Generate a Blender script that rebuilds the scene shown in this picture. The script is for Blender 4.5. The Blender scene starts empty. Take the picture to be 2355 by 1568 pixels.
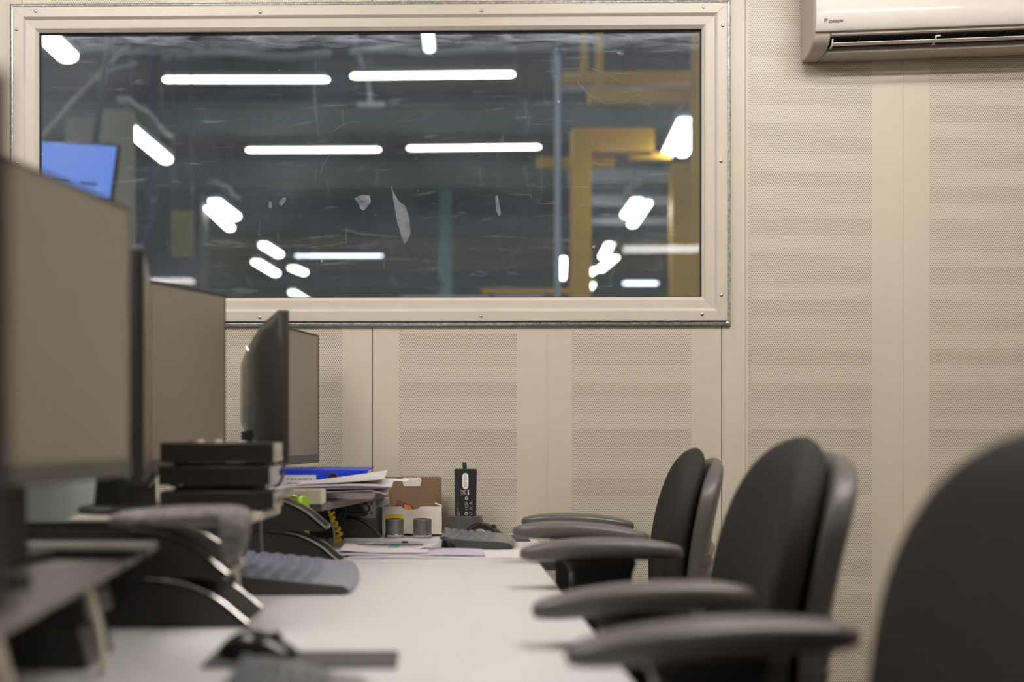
import bpy, bmesh, math, random
from math import pi, sin, cos, radians as R
from mathutils import Vector, Matrix
random.seed(7)

# ------------------------------------------------------------------ camera
scene = bpy.context.scene
C = scene.collection
F = 2800.0; PX = 997.0; PY = 986.0; EYE = 0.99     # focal length and principal point in 2355 px
cam_data = bpy.data.cameras.new('camera')
cam = bpy.data.objects.new('camera', cam_data); C.objects.link(cam)
cam.location = (0, 0, EYE); cam.rotation_euler = (pi/2, 0, 0)
cam_data.sensor_fit = 'HORIZONTAL'; cam_data.sensor_width = 36.0
cam_data.lens = F/2355*36
cam_data.shift_x = (1177.5-PX)/2355
cam_data.shift_y = (PY-784)/2355
cam_data.clip_start = 0.05; cam_data.clip_end = 200
cam_data.dof.use_dof = True
cam_data.dof.focus_distance = 2.95
cam_data.dof.aperture_fstop = 2.1
scene.camera = cam

# ------------------------------------------------------------------ world, exposure
w = bpy.data.worlds.new('world'); scene.world = w; w.use_nodes = True
w.node_tree.nodes['Background'].inputs['Color'].default_value = (0.56, 0.63, 0.71, 1)
w.node_tree.nodes['Background'].inputs['Strength'].default_value = 0.9
scene.view_settings.view_transform = 'Standard'
scene.view_settings.look = 'None'
scene.view_settings.gamma = 1
scene.view_settings.use_curve_mapping = False
scene.view_settings.exposure = 0.0
OFFICE_LAMP = 25.3
HALL_LAMP = 11.0

# ------------------------------------------------------------------ materials
def mat(name, col, rough=0.5, metal=0.0, var=0.06, scale=30.0, bump=0.0, bscale=200.0, spec=0.5,
        coat=0.0, emit=None, estr=0.0, stretch=None):
    m = bpy.data.materials.new(name); m.use_nodes = True
    nt = m.node_tree; b = nt.nodes['Principled BSDF']
    tc = nt.nodes.new('ShaderNodeTexCoord')
    mp = nt.nodes.new('ShaderNodeMapping')
    if stretch: mp.inputs['Scale'].default_value = stretch
    nt.links.new(tc.outputs['Object'], mp.inputs['Vector'])
    n = nt.nodes.new('ShaderNodeTexNoise'); n.inputs['Scale'].default_value = scale; n.inputs['Detail'].default_value = 4
    nt.links.new(mp.outputs[0], n.inputs['Vector'])
    r = nt.nodes.new('ShaderNodeValToRGB')
    r.color_ramp.elements[0].position = 0.3; r.color_ramp.elements[1].position = 0.7
    r.color_ramp.elements[0].color = tuple(c*(1-var) for c in col)+(1,)
    r.color_ramp.elements[1].color = tuple(min(1, c*(1+var)) for c in col)+(1,)
    nt.links.new(n.outputs['Fac'], r.inputs['Fac']); nt.links.new(r.outputs['Color'], b.inputs['Base Color'])
    b.inputs['Roughness'].default_value = rough; b.inputs['Metallic'].default_value = metal
    b.inputs['Specular IOR Level'].default_value = spec
    b.inputs['Coat Weight'].default_value = coat
    if bump:
        n2 = nt.nodes.new('ShaderNodeTexNoise'); n2.inputs['Scale'].default_value = bscale
        nt.links.new(mp.outputs[0], n2.inputs['Vector'])
        bp = nt.nodes.new('ShaderNodeBump'); bp.inputs['Strength'].default_value = bump; bp.inputs['Distance'].default_value = 0.002
        nt.links.new(n2.outputs['Fac'], bp.inputs['Height']); nt.links.new(bp.outputs[0], b.inputs['Normal'])
    if emit:
        b.inputs['Emission Color'].default_value = tuple(emit)+(1,); b.inputs['Emission Strength'].default_value = estr
    return m

WALLC = (0.55, 0.488, 0.385)
M = {}
M['wall'] = mat('painted_panel', WALLC, 0.42, var=0.02, scale=3, stretch=(3, 3, 0.4))
M['frame'] = mat('anodised_frame', (0.53, 0.475, 0.40), 0.36, 0.0, var=0.02, scale=4)
M['galv'] = mat('galvanised', (0.55, 0.54, 0.52), 0.35, 0.8, var=0.35, scale=160, bump=0.4, bscale=120)
M['screw'] = mat('zinc_screw', (0.75, 0.74, 0.72), 0.25, 1.0)
M['black_hole'] = mat('black_rubber', (0.02, 0.02, 0.02), 0.7)
M['acwhite'] = mat('white_abs', (0.70, 0.65, 0.60), 0.30, var=0.01, coat=0.2)
M['aclip'] = mat('cream_abs', (0.50, 0.44, 0.37), 0.42, var=0.01)
M['desk'] = mat('laminate_desk', (0.61, 0.60, 0.60), 0.34, var=0.015, scale=6)
M['deskedge'] = mat('desk_edge', (0.62, 0.53, 0.38), 0.5, var=0.03)
M['floor'] = mat('carpet', (0.13, 0.12, 0.11), 0.95, var=0.25, scale=300, bump=0.4)
M['ceil'] = mat('ceiling_tile', (0.72, 0.68, 0.6), 0.85, var=0.03)
M['fabric'] = mat('black_fabric', (0.021, 0.0195, 0.0165), 0.80, var=0.2, scale=500, bump=0.35, bscale=900, spec=0.35)
M['shell'] = mat('charcoal_plastic', (0.095, 0.085, 0.08), 0.42, var=0.05, scale=60, bump=0.06, bscale=700)
M['arm'] = mat('armrest_foam', (0.105, 0.095, 0.090), 0.30, var=0.05, scale=60, bump=0.05, bscale=600)
M['black'] = mat('black_plastic', (0.018, 0.017, 0.016), 0.35, var=0.1)
M['blackmatte'] = mat('matt_black', (0.012, 0.012, 0.011), 0.6, var=0.1)
M['gloss'] = mat('gloss_black', (0.008, 0.008, 0.008), 0.16, var=0.1)
M['band'] = mat('band_black', (0.005, 0.005, 0.005), 0.42, var=0.1, spec=0.18)
M['side'] = mat('stand_side', (0.030, 0.0275, 0.0255), 0.38, var=0.12, scale=8)
M['darkgrey'] = mat('dark_grey_plastic', (0.055, 0.052, 0.048), 0.4, var=0.06)
M['chrome'] = mat('chrome', (0.75, 0.72, 0.68), 0.18, 1.0)
M['screen'] = mat('lcd_off', (0.225, 0.190, 0.152), 0.34, var=0.03, scale=2, spec=0.5)
M['bezel'] = mat('bezel', (0.035, 0.030, 0.029), 0.36, var=0.05)
M['chin'] = mat('chin', (0.085, 0.078, 0.068), 0.4, var=0.05)
M['back'] = mat('monitor_back', (0.045, 0.042, 0.04), 0.27, var=0.06)
M['shelf'] = mat('silver_shelf', (0.22, 0.20, 0.18), 0.36, 0.35, var=0.05, scale=12)
M['cream'] = mat('cream_metal', (0.50, 0.45, 0.38), 0.35, 0.1, var=0.04)
M['greyfab'] = mat('grey_cloth', (0.17, 0.155, 0.15), 0.75, var=0.45, scale=90, bump=0.8, bscale=140)
M['ports'] = mat('port_plate', (0.45, 0.43, 0.38), 0.4, 0.4, var=0.35, scale=70)
M['blue'] = mat('blue_binder', (0.010, 0.045, 0.60), 0.4, var=0.05)
M['paper'] = mat('paper', (0.66, 0.61, 0.62), 0.7, var=0.03)
M['paper2'] = mat('paper_lilac', (0.50, 0.45, 0.58), 0.7, var=0.06, scale=15)
M['label'] = mat('white_label', (0.78, 0.73, 0.72), 0.6, var=0.02)
M['ink'] = mat('grey_ink', (0.30, 0.28, 0.30), 0.7)
M['kraft'] = mat('kraft_board', (0.20, 0.122, 0.068), 0.75, var=0.06, scale=20)
M['kraftcut'] = mat('kraft_edge', (0.42, 0.28, 0.15), 0.7, var=0.06)
M['boxwhite'] = mat('white_board', (0.70, 0.635, 0.56), 0.55, var=0.02)
M['yellow'] = mat('yellow_label', (0.75, 0.52, 0.03), 0.5, var=0.03)
M['steel'] = mat('turned_steel', (0.36, 0.34, 0.31), 0.32, 0.9, var=0.25, scale=50, stretch=(1, 1, 40))
M['orange'] = mat('orange_plastic', (0.85, 0.28, 0.03), 0.5)
M['kbtop'] = mat('keyboard_grey', (0.17, 0.165, 0.165), 0.30, var=0.08)
M['kbpalm_sheen'] = mat('palm_rest_sheen', (0.24, 0.26, 0.32), 0.3, var=0.05)  # reflected blue light is put into this colour
M['key_sheen'] = mat('keycap_sheen', (0.17, 0.19, 0.25), 0.28, var=0.1)  # key tops tinted with the same reflected blue
M['key'] = mat('keycap', (0.11, 0.125, 0.145), 0.28, var=0.1)
M['teal'] = mat('teal_card', (0.05, 0.38, 0.38), 0.5)
M['greypen'] = mat('grey_metal', (0.16, 0.155, 0.15), 0.35, 0.5)
M['green'] = mat('green_can', (0.30, 0.50, 0.04), 0.25, 0.5, var=0.25, scale=40, stretch=(1, 1, 0.1))
M['caddy'] = mat('divider_frame', (0.45, 0.47, 0.44), 0.4, 0.3)
M['matgrey'] = mat('mouse_mat', (0.075, 0.068, 0.064), 0.7, var=0.08, scale=400)
M['jbox'] = mat('grey_enclosure', (0.33, 0.33, 0.30), 0.45, var=0.04)
M['brown'] = mat('amber', (0.30, 0.10, 0.03), 0.4)
M['magenta'] = mat('plum_card', (0.16, 0.05, 0.06), 0.6)
M['officelamp'] = mat('office_diffuser', (0.9, 0.9, 0.9), 0.5, emit=(1.0, 0.965, 0.93), estr=OFFICE_LAMP)

# perforated sheet: hexagonal grid of round holes in the panel's own coordinates
def perf_material():
    m = bpy.data.materials.new('perforated_sheet'); m.use_nodes = True
    nt = m.node_tree; L = nt.links; b = nt.nodes['Principled BSDF']
    tc = nt.nodes.new('ShaderNodeTexCoord'); sp = nt.nodes.new('ShaderNodeSeparateXYZ')
    L.new(tc.outputs['Object'], sp.inputs[0])
    def math_(op, a, b_=None, c=None):
        n = nt.nodes.new('ShaderNodeMath'); n.operation = op
        for i, v in enumerate((a, b_, c)):
            if v is None: continue
            if isinstance(v, (int, float)): n.inputs[i].default_value = v
            else: L.new(v, n.inputs[i])
        return n.outputs[0]
    p = 0.00548; row = p*0.866
    v = math_('DIVIDE', sp.outputs['Z'], row)
    r = math_('FLOOR', v)
    off = math_('MULTIPLY', math_('FLOORED_MODULO', r, 2.0), 0.5)
    u = math_('ADD', math_('DIVIDE', sp.outputs['X'], p), off)
    cx = math_('SUBTRACT', math_('FRACT', u), 0.5)
    cy = math_('MULTIPLY', math_('SUBTRACT', math_('FRACT', v), 0.5), 0.866)
    d = math_('SQRT', math_('ADD', math_('MULTIPLY', cx, cx), math_('MULTIPLY', cy, cy)))
    mr = nt.nodes.new('ShaderNodeMapRange'); mr.inputs['From Min'].default_value = 0.16; mr.inputs['From Max'].default_value = 0.26
    L.new(d, mr.inputs['Value'])
    mix = nt.nodes.new('ShaderNodeMix'); mix.data_type = 'RGBA'
    mix.inputs['A'].default_value = (0.17, 0.138, 0.102, 1); mix.inputs['B'].default_value = (0.545, 0.487, 0.392, 1)
    L.new(mr.outputs[0], mix.inputs['Factor'])
    L.new(mix.outputs['Result'], b.inputs['Base Color'])
    b.inputs['Roughness'].default_value = 0.42
    # long soft dents in the sheet
    mp = nt.nodes.new('ShaderNodeMapping'); mp.inputs['Scale'].default_value = (14, 14, 1.2)
    L.new(tc.outputs['Object'], mp.inputs['Vector'])
    n = nt.nodes.new('ShaderNodeTexNoise'); n.inputs['Scale'].default_value = 1.0; n.inputs['Detail'].default_value = 1
    L.new(mp.outputs[0], n.inputs['Vector'])
    bp = nt.nodes.new('ShaderNodeBump'); bp.inputs['Strength'].default_value = 0.35; bp.inputs['Distance'].default_value = 0.006
    L.new(n.outputs['Fac'], bp.inputs['Height']); L.new(bp.outputs[0], b.inputs['Normal'])
    return m
M['perf'] = perf_material()

def glass_material():
    m = bpy.data.materials.new('smudged_glass'); m.use_nodes = True
    nt = m.node_tree; L = nt.links
    nt.nodes.remove(nt.nodes['Principled BSDF']); out = nt.nodes['Material Output']
    tr = nt.nodes.new('ShaderNodeBsdfTransparent'); tr.inputs[0].default_value = (0.90, 0.95, 0.95, 1)
    gl = nt.nodes.new('ShaderNodeBsdfGlossy'); gl.inputs['Roughness'].default_value = 0.01
    df = nt.nodes.new('ShaderNodeBsdfDiffuse'); df.inputs[0].default_value = (0.62, 0.68, 0.78, 1)
    fr = nt.nodes.new('ShaderNodeFresnel'); fr.inputs[0].default_value = 1.45
    m1 = nt.nodes.new('ShaderNodeMixShader'); L.new(fr.outputs[0], m1.inputs[0]); L.new(tr.outputs[0], m1.inputs[1]); L.new(gl.outputs[0], m1.inputs[2])
    tc = nt.nodes.new('ShaderNodeTexCoord')
    def noise(scale, stretch, lo, hi, amt, dist=0.0, rot=0.0):
        mp = nt.nodes.new('ShaderNodeMapping'); mp.inputs['Scale'].default_value = stretch; mp.inputs['Rotation'].default_value = (0, rot, 0)
        L.new(tc.outputs['Object'], mp.inputs['Vector'])
        n = nt.nodes.new('ShaderNodeTexNoise'); n.inputs['Scale'].default_value = scale; n.inputs['Detail'].default_value = 6
        n.inputs['Distortion'].default_value = dist
        L.new(mp.outputs[0], n.inputs['Vector'])
        r = nt.nodes.new('ShaderNodeMapRange'); r.inputs['From Min'].default_value = lo; r.inputs['From Max'].default_value = hi
        r.inputs['To Min'].default_value = 0; r.inputs['To Max'].default_value = amt
        L.new(n.outputs['Fac'], r.inputs['Value']); return r.outputs[0]
    def add(a, b):
        n = nt.nodes.new('ShaderNodeMath'); n.operation = 'ADD'; L.new(a, n.inputs[0]); L.new(b, n.inputs[1]); return n.outputs[0]
    film = noise(1.6, (1, 1, 1), 0.2, 0.75, 0.125, 1.0)
    streak = noise(5, (1.0, 1, 7), 0.60, 0.80, 0.16, 2.5, 0.5)
    streak2 = noise(4, (7, 1, 1), 0.64, 0.82, 0.14, 2.0, 0.25)
    spots = noise(38, (1, 1, 1), 0.755, 0.79, 0.55)
    # wiped band of dirt under the top edge
    sp = nt.nodes.new('ShaderNodeSeparateXYZ'); L.new(tc.outputs['Object'], sp.inputs[0])
    band = nt.nodes.new('ShaderNodeMapRange'); band.inputs['From Min'].default_value = 1.900; band.inputs['From Max'].default_value = 1.945
    L.new(sp.outputs['Z'], band.inputs['Value'])
    bn = noise(9, (1, 1, 6), 0.35, 0.7, 0.42, 1.2)
    bm = nt.nodes.new('ShaderNodeMath'); bm.operation = 'MULTIPLY'; L.new(band.outputs[0], bm.inputs[0]); L.new(bn, bm.inputs[1])
    tot = add(add(add(film, streak), add(streak2, spots)), bm.outputs[0])
    cl = nt.nodes.new('ShaderNodeClamp'); cl.inputs['Max'].default_value = 0.6; L.new(tot, cl.inputs['Value'])
    m2 = nt.nodes.new('ShaderNodeMixShader'); L.new(cl.outputs[0], m2.inputs[0]); L.new(m1.outputs[0], m2.inputs[1]); L.new(df.outputs[0], m2.inputs[2])
    L.new(m2.outputs[0], out.inputs['Surface'])
    return m
M['glass'] = glass_material()

def frosted_material():
    m = bpy.data.materials.new('frosted_acrylic'); m.use_nodes = True
    nt = m.node_tree; L = nt.links; b = nt.nodes['Principled BSDF']
    b.inputs['Base Color'].default_value = (0.70, 0.78, 0.72, 1); b.inputs['Roughness'].default_value = 0.45
    tl = nt.nodes.new('ShaderNodeBsdfTranslucent'); tl.inputs[0].default_value = (0.5, 0.58, 0.54, 1)
    mx = nt.nodes.new('ShaderNodeMixShader'); mx.inputs[0].default_value = 0.4
    L.new(b.outputs[0], mx.inputs[1]); L.new(tl.outputs[0], mx.inputs[2])
    L.new(mx.outputs[0], nt.nodes['Material Output'].inputs['Surface'])
    return m
M['frosted'] = frosted_material()

# ------------------------------------------------------------------ geometry helpers
class MB:
    def __init__(s): s.bm = bmesh.new()
    def face(s, vs, mi=0):
        try:
            f = s.bm.faces.new(vs); f.material_index = mi; return f
        except ValueError: return None
    def box(s, x0, x1, y0, y1, z0, z1, mi=0):
        v = [s.bm.verts.new((x, y, z)) for x in (x0, x1) for y in (y0, y1) for z in (z0, z1)]
        for q in ((0,1,3,2), (4,6,7,5), (0,4,5,1), (2,3,7,6), (0,2,6,4), (1,5,7,3)): s.face([v[i] for i in q], mi)
        return s
    def loft(s, rings, cap=True, closed=True, mi=0):
        rv = [[s.bm.verts.new(p) for p in r] for r in rings]
        n = len(rings[0])
        for a, b in zip(rv, rv[1:]):
            for i in range(n if closed else n-1):
                s.face([a[i], a[(i+1) % n], b[(i+1) % n], b[i]], mi)
        if cap:
            s.face(rv[0][::-1], mi); s.face(rv[-1], mi)
        return s
    def prism(s, prof, y0, y1, mi=0):          # prof: (x, z) outline, pushed along y
        return s.loft([[(x, y0, z) for x, z in prof], [(x, y1, z) for x, z in prof]], mi=mi)
    def prism_x(s, prof, x0, x1, mi=0):        # prof: (y, z) outline, pushed along x
        return s.loft([[(x0, y, z) for y, z in prof], [(x1, y, z) for y, z in prof]], mi=mi)
    def lathe(s, prof, cx=0, cy=0, n=40, mi=0):  # prof: (r, z)
        return s.loft([[(cx+r*cos(2*pi*i/n), cy+r*sin(2*pi*i/n), z) for i in range(n)] for r, z in prof], mi=mi)
    def tube(s, pts, r, n=8, mi=0):
        pts = [Vector(p) for p in pts]; rings = []
        up = Vector((0.13, 0.27, 0.95)).normalized()
        for i, p in enumerate(pts):
            d = (pts[min(i+1, len(pts)-1)]-pts[max(i-1, 0)]).normalized()
            a = d.cross(up)
            if a.length < 1e-3: a = d.cross(Vector((1, 0, 0)))
            a.normalize(); b = d.cross(a)
            rr = r[i] if isinstance(r, (list, tuple)) else r
            rings.append([tuple(p+(a*cos(2*pi*k/n)+b*sin(2*pi*k/n))*rr) for k in range(n)])
        return s.loft(rings, mi=mi)
    def build(s, name, material, parent=None, bevel=0.0, smooth=True, seg=2, sub=0):
        bmesh.ops.recalc_face_normals(s.bm, faces=s.bm.faces[:])
        me = bpy.data.meshes.new(name); s.bm.to_mesh(me); s.bm.free()
        for m in (material if isinstance(material, (list, tuple)) else [material]): me.materials.append(m)
        o = bpy.data.objects.new(name, me); C.objects.link(o)
        if parent: o.parent = parent
        if smooth:
            for p in me.polygons: p.use_smooth = True
            if not sub:
                me.set_sharp_from_angle(angle=R(35))
        if bevel:
            b = o.modifiers.new('bevel', 'BEVEL'); b.width = bevel; b.segments = seg; b.limit_method = 'ANGLE'; b.angle_limit = R(40)
            b.harden_normals = False
        if sub:
            sb = o.modifiers.new('sub', 'SUBSURF'); sb.levels = sub; sb.render_levels = sub
        return o

def tag(o, label=None, cat=None, group=None, kind=None):
    if label: o['label'] = label
    if cat: o['category'] = cat
    if group: o['group'] = group
    if kind: o['kind'] = kind
    return o
def thing(name, label, cat, loc=(0, 0, 0), rz=0.0, group=None, kind=None, ry=0.0):
    o = bpy.data.objects.new(name, None); C.objects.link(o)
    o.empty_display_size = 0.05
    o.location = loc; o.rotation_euler = (0, ry, rz)
    return tag(o, label, cat, group, kind)
def copy_tree(o, parent=None):
    c = o.copy(); C.objects.link(c)
    if parent: c.parent = parent
    for ch in list(o.children): copy_tree(ch, c)
    return c
def at(px, py, Z):                             # a point of the photograph at depth Z
    return Vector(((px-PX)*Z/F, Z, EYE-(py-PY)*Z/F))
def text_mb(body, size, shear=0.0, bold=0.0, depth=0.0004, sx=1.0):
    cu = bpy.data.curves.new('txt', 'FONT'); cu.body = body; cu.size = size; cu.shear = shear
    cu.offset = bold; cu.extrude = depth; cu.align_x = 'LEFT'; cu.resolution_u = 3
    o = bpy.data.objects.new('txt', cu); C.objects.link(o)
    dg = bpy.context.evaluated_depsgraph_get()
    me = bpy.data.meshes.new_from_object(o.evaluated_get(dg))
    bpy.data.objects.remove(o); bpy.data.curves.remove(cu)
    mb = MB(); mb.bm.from_mesh(me); bpy.data.meshes.remove(me)
    for v in mb.bm.verts: v.co.x *= sx
    return mb
def xf(mb, mtx): mb.bm.transform(mtx); return mb
def arc(cx, cz, rx, rz, a0, a1, n):
    return [(cx+rx*cos(R(a0+(a1-a0)*i/n)), cz+rz*sin(R(a0+(a1-a0)*i/n))) for i in range(n+1)]

# ================================================================== OFFICE SHELL
WY = 2.95; TH = math.atan(0.0184)              # the end wall is turned a degree towards the right
wallM = Matrix.Translation((0, WY, 0)) @ Matrix.Rotation(-TH, 4, 'Z')
def wu(px): return (px-PX)*WY/(F+0.0184*(px-PX))
def wz(px, py): return EYE-(py-PY)*(WY-0.0184*wu(px))/F
def onwall(o): o.matrix_world = wallM @ o.matrix_world; return o
XL, XR, YB, CEIL = -4.2, 2.6, -8.4, 2.62

GU0, GU1 = wu(90), wu(1613.5); GZ0, GZ1 = 1.3080, 1.9543     # glass opening
HU0, HU1, HZ0, HZ1 = GU0-0.03, GU1+0.03, GZ0-0.03, GZ1+0.03  # hole in the wall
seams = [wu(50), wu(856), wu(1660)]
perf = [(wu(-280), wu(-12)), (wu(116), wu(387)), (wu(519), wu(787)), (wu(917), wu(1189)), (wu(1315), wu(1590)), (wu(1722), wu(2006)), (wu(2137), wu(2424))]
def wall_back():
    mb = MB()
    cuts = sorted(set([-4.35, 2.7]+[c for p in perf for c in p]+seams+[HU0, HU1]))
    for a, b in zip(cuts, cuts[1:]):
        mid = (a+b)/2
        mi = 1 if any(p[0] <= mid <= p[1] for p in perf) else 0
        a2 = a+(0.0011 if a in seams else 0); b2 = b-(0.0011 if b in seams else 0)
        zs = [(0, HZ0), (HZ1, CEIL)] if HU0-1e-6 <= a and b <= HU1+1e-6 else [(0, CEIL)]
        for z0, z1 in zs: mb.box(a2, b2, 0, 0.02, z0, z1, mi)
    # core of the panel behind the sheet
    for (a, b, z0, z1) in ((-4.35, HU0, 0, CEIL), (HU1, 2.7, 0, CEIL), (HU0, HU1, 0, HZ0), (HU0, HU1, HZ1, CEIL)):
        mb.box(a, b, 0.021, 0.09, z0, z1, 2)
    o = mb.build('wall_back', [M['wall'], M['perf'], M['darkgrey']], smooth=False)
    onwall(o); return tag(o, kind='structure')
wall = wall_back()
# fine pressed ridges in the plain strips, and the folded edge right of the window
for i, px in enumerate((448, 1258, 2075)):
    a = wu(px)
    mb = MB()
    for z0, z1 in (((0, HZ0-0.06), (HZ1+0.06, CEIL)) if px < 1660 else ((0, CEIL),)):
        mb.loft([[(a-0.004, 0.001, z), (a-0.0015, -0.0012, z), (a+0.0015, -0.0012, z), (a+0.004, 0.001, z)] for z in (z0, z1)])
    tag(onwall(mb.build('trim_%d' % (i+1), M['wall'])), kind='structure')
mb = MB(); a = wu(1718)
mb.loft([[(a-0.006, 0.001, z), (a-0.004, -0.0035, z), (a+0.003, -0.0035, z), (a+0.004, 0.001, z)] for z in (0, CEIL)])
tag(onwall(mb.build('trim_4', M['wall'])), kind='structure')

def shell():
    tag(MB().box(XL-0.1, XR+0.1, YB-0.1, 2.9, -0.1, 0).build('floor', M['floor'], smooth=False), kind='structure')
    tag(MB().box(XL-0.1, XR+0.1, YB-0.1, 2.9, CEIL, CEIL+0.1).build('ceiling', M['ceil'], smooth=False), kind='structure')
    tag(MB().box(XL-0.1, XL, YB, 3.02, 0, CEIL).build('wall_left', M['wall'], smooth=False), kind='structure')
    tag(MB().box(XR, XR+0.1, YB, 2.9, 0, CEIL).build('wall_right', M['wall'], smooth=False), kind='structure')
    tag(MB().box(XL-0.1, XR+0.1, YB-0.1, YB, 0, CEIL).build('wall_rear', M['wall'], smooth=False), kind='structure')
shell()
# ceiling battens light the office; last three added to fill the end wall
lamp_spots = [(-1.0, 1.75), (0.95, 1.75), (-1.0, 1.3), (0.95, 1.3), (1.72, -4.85), (-3.27, -7.0), (2.15, -0.9), (-3.2, -0.9), (-3.4, -2.8)]
def office_lamp():
    t = thing('ceiling_light', None, 'ceiling light', (0, 0, 0), group='ceiling lights of the office')
    MB().box(-0.62, 0.62, -0.11, 0.11, -0.03, 0).build('housing', M['acwhite'], t, bevel=0.004)
    for yy in (-0.055, 0.055):
        MB().box(-0.60, 0.60, yy-0.028, yy+0.028, -0.07, -0.0305).build('tube_cover', M['officelamp'], t, bevel=0.006)
    return t
lamp0 = office_lamp()
for i, (x, y) in enumerate(lamp_spots):
    o = lamp0 if i == 0 else copy_tree(lamp0)
    o.location = (x, y, CEIL)
    if y < 0: o.scale = (0.55, 1, 1)
    o['label'] = 'white ceiling light of the office, ' + (
        'over the desks near the end wall', 'over the chairs near the air conditioner', 'over the nearest desk',
        'over the aisle beside the nearest chair', 'at the rear right of the room', 'at the rear left of the room', 'added fill near the right wall behind the camera', 'added fill by the left wall, nearer the window', 'added fill by the left wall, farther from the window')[i]

# ------------------------------------------------------------------ window
win = thing('window_1', None, None, kind='structure')
win.matrix_world = wallM.copy()
def ring_profile(prof):                        # prof: (offset outwards from the glass, height off the wall); mitred round the opening
    rings = []
    for (u, z, su, sz) in ((GU0, GZ0, -1, -1), (GU1, GZ0, 1, -1), (GU1, GZ1, 1, 1), (GU0, GZ1, -1, 1)):
        rings.append([(u+su*o, -d, z+sz*o) for o, d in prof])
    return rings
def frame_mesh(prof, name, m, bevel=0.0008):
    rings = ring_profile(prof); mb = MB()
    rv = [[mb.bm.verts.new(p) for p in r] for r in rings]
    n = len(prof)
    for k in range(4):
        a, b = rv[k], rv[(k+1) % 4]
        for i in range(n): mb.face([a[i], a[(i+1) % n], b[(i+1) % n], b[i]])
    return mb.build(name, m, win, smooth=False, bevel=bevel, seg=2)
frame_mesh([(0.0, -0.019), (0.0, 0.002), (0.008, 0.0095), (0.0285, 0.0105), (0.0345, 0.0165), (0.0575, 0.0165), (0.0590, 0.0150), (0.0590, 0.0002), (0.029, 0.0002), (0.029, -0.019)], 'window_frame', M['frame'])
frame_mesh([(0.0595, 0.0002), (0.0595, 0.009), (0.0640, 0.0105), (0.0690, 0.0085), (0.0700, 0.0002)], 'window_flashing', M['galv'], 0.0006)
# mitre joints at the four corners
mb = MB()
for (u, z, su, sz) in ((GU0, GZ0, -1, -1), (GU1, GZ0, 1, -1), (GU1, GZ1, 1, 1), (GU0, GZ1, -1, 1)):
    pr = [(0.001, 0.0033), (0.008, 0.0098), (0.0285, 0.0108), (0.0345, 0.0168), (0.0575, 0.0168)]
    for (o0, d0), (o1, d1) in zip(pr, pr[1:]):
        mb.tube([(u+su*o0, -d0, z+sz*o0), (u+su*o1, -d1, z+sz*o1)], 0.00035, 4)
mb.build('mitre_joint', M['aclip'], win)
# gasket and pane
mb = MB()
for (a, b, z0, z1) in ((GU0, GU1, GZ0, GZ0+0.002), (GU0, GU1, GZ1-0.002, GZ1), (GU0, GU0+0.002, GZ0+0.002, GZ1-0.002), (GU1-0.002, GU1, GZ0+0.002, GZ1-0.002)):
    mb.box(a, b, 0.003, 0.010, z0, z1)
mb.build('gasket', M['black_hole'], win, smooth=False)
mb = MB(); mb.face([mb.bm.verts.new(p) for p in ((GU0+.0005, 0.011, GZ0+.0005), (GU1-.0005, 0.011, GZ0+.0005), (GU1-.0005, 0.011, GZ1-.0005), (GU0+.0005, 0.011, GZ1-.0005))])
mb.build('pane', M['glass'], win, smooth=False)
def screw_mb():
    mb = MB()
    mb.loft([[(r*cos(2*pi*i/16), -d, r*sin(2*pi*i/16)) for i in range(16)] for r, d in ((0.0042, 0.0), (0.0042, 0.0008), (0.0030, 0.0022), (0.0016, 0.0027), (0.0012, 0.0027), (0.0010, 0.0012))])
    return mb
sc0 = None
for px, py in ((87, 31), (601, 33), (1107, 30), (1615, 22), (43, 73), (45, 378), (1659, 64), (1655, 374), (1656, 680), (1612, 724), (1106, 729), (600, 732), (43, 682), (88, 733)):
    if sc0 is None: sc0 = o = screw_mb().build('screw', M['screw'], win)
    else: o = sc0.copy(); C.objects.link(o)
    o.location = (wu(px), -0.0165, wz(px, py))
# scrapes and specks of dried dirt on the pane
def blob(px, py, pts, name='paint_smear'):
    mb = MB(); mb.face([mb.bm.verts.new((wu(px+x), 0.0095, wz(px+x, py+y))) for x, y in pts])
    r = bmesh.ops.extrude_face_region(mb.bm, geom=mb.bm.faces[:])
    for v in [g for g in r['geom'] if isinstance(g, bmesh.types.BMVert)]: v.co.y += 0.0006
    return mb
def smear_material():
    m = bpy.data.materials.new('dried_smear'); m.use_nodes = True; nt = m.node_tree; L = nt.links
    b = nt.nodes['Principled BSDF']; b.inputs['Base Color'].default_value = (0.45, 0.47, 0.52, 1); b.inputs['Roughness'].default_value = 0.8
    tc = nt.nodes.new('ShaderNodeTexCoord'); n = nt.nodes.new('ShaderNodeTexNoise'); n.inputs['Scale'].default_value = 70
    L.new(tc.outputs['Object'], n.inputs['Vector'])
    r = nt.nodes.new('ShaderNodeMapRange'); r.inputs['From Min'].default_value = 0.1; r.inputs['From Max'].default_value = 0.8; r.inputs['To Max'].default_value = 0.36
    L.new(n.outputs['Fac'], r.inputs['Value']); L.new(r.outputs[0], b.inputs['Alpha'])
    return m
M['smear'] = smear_material()
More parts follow.
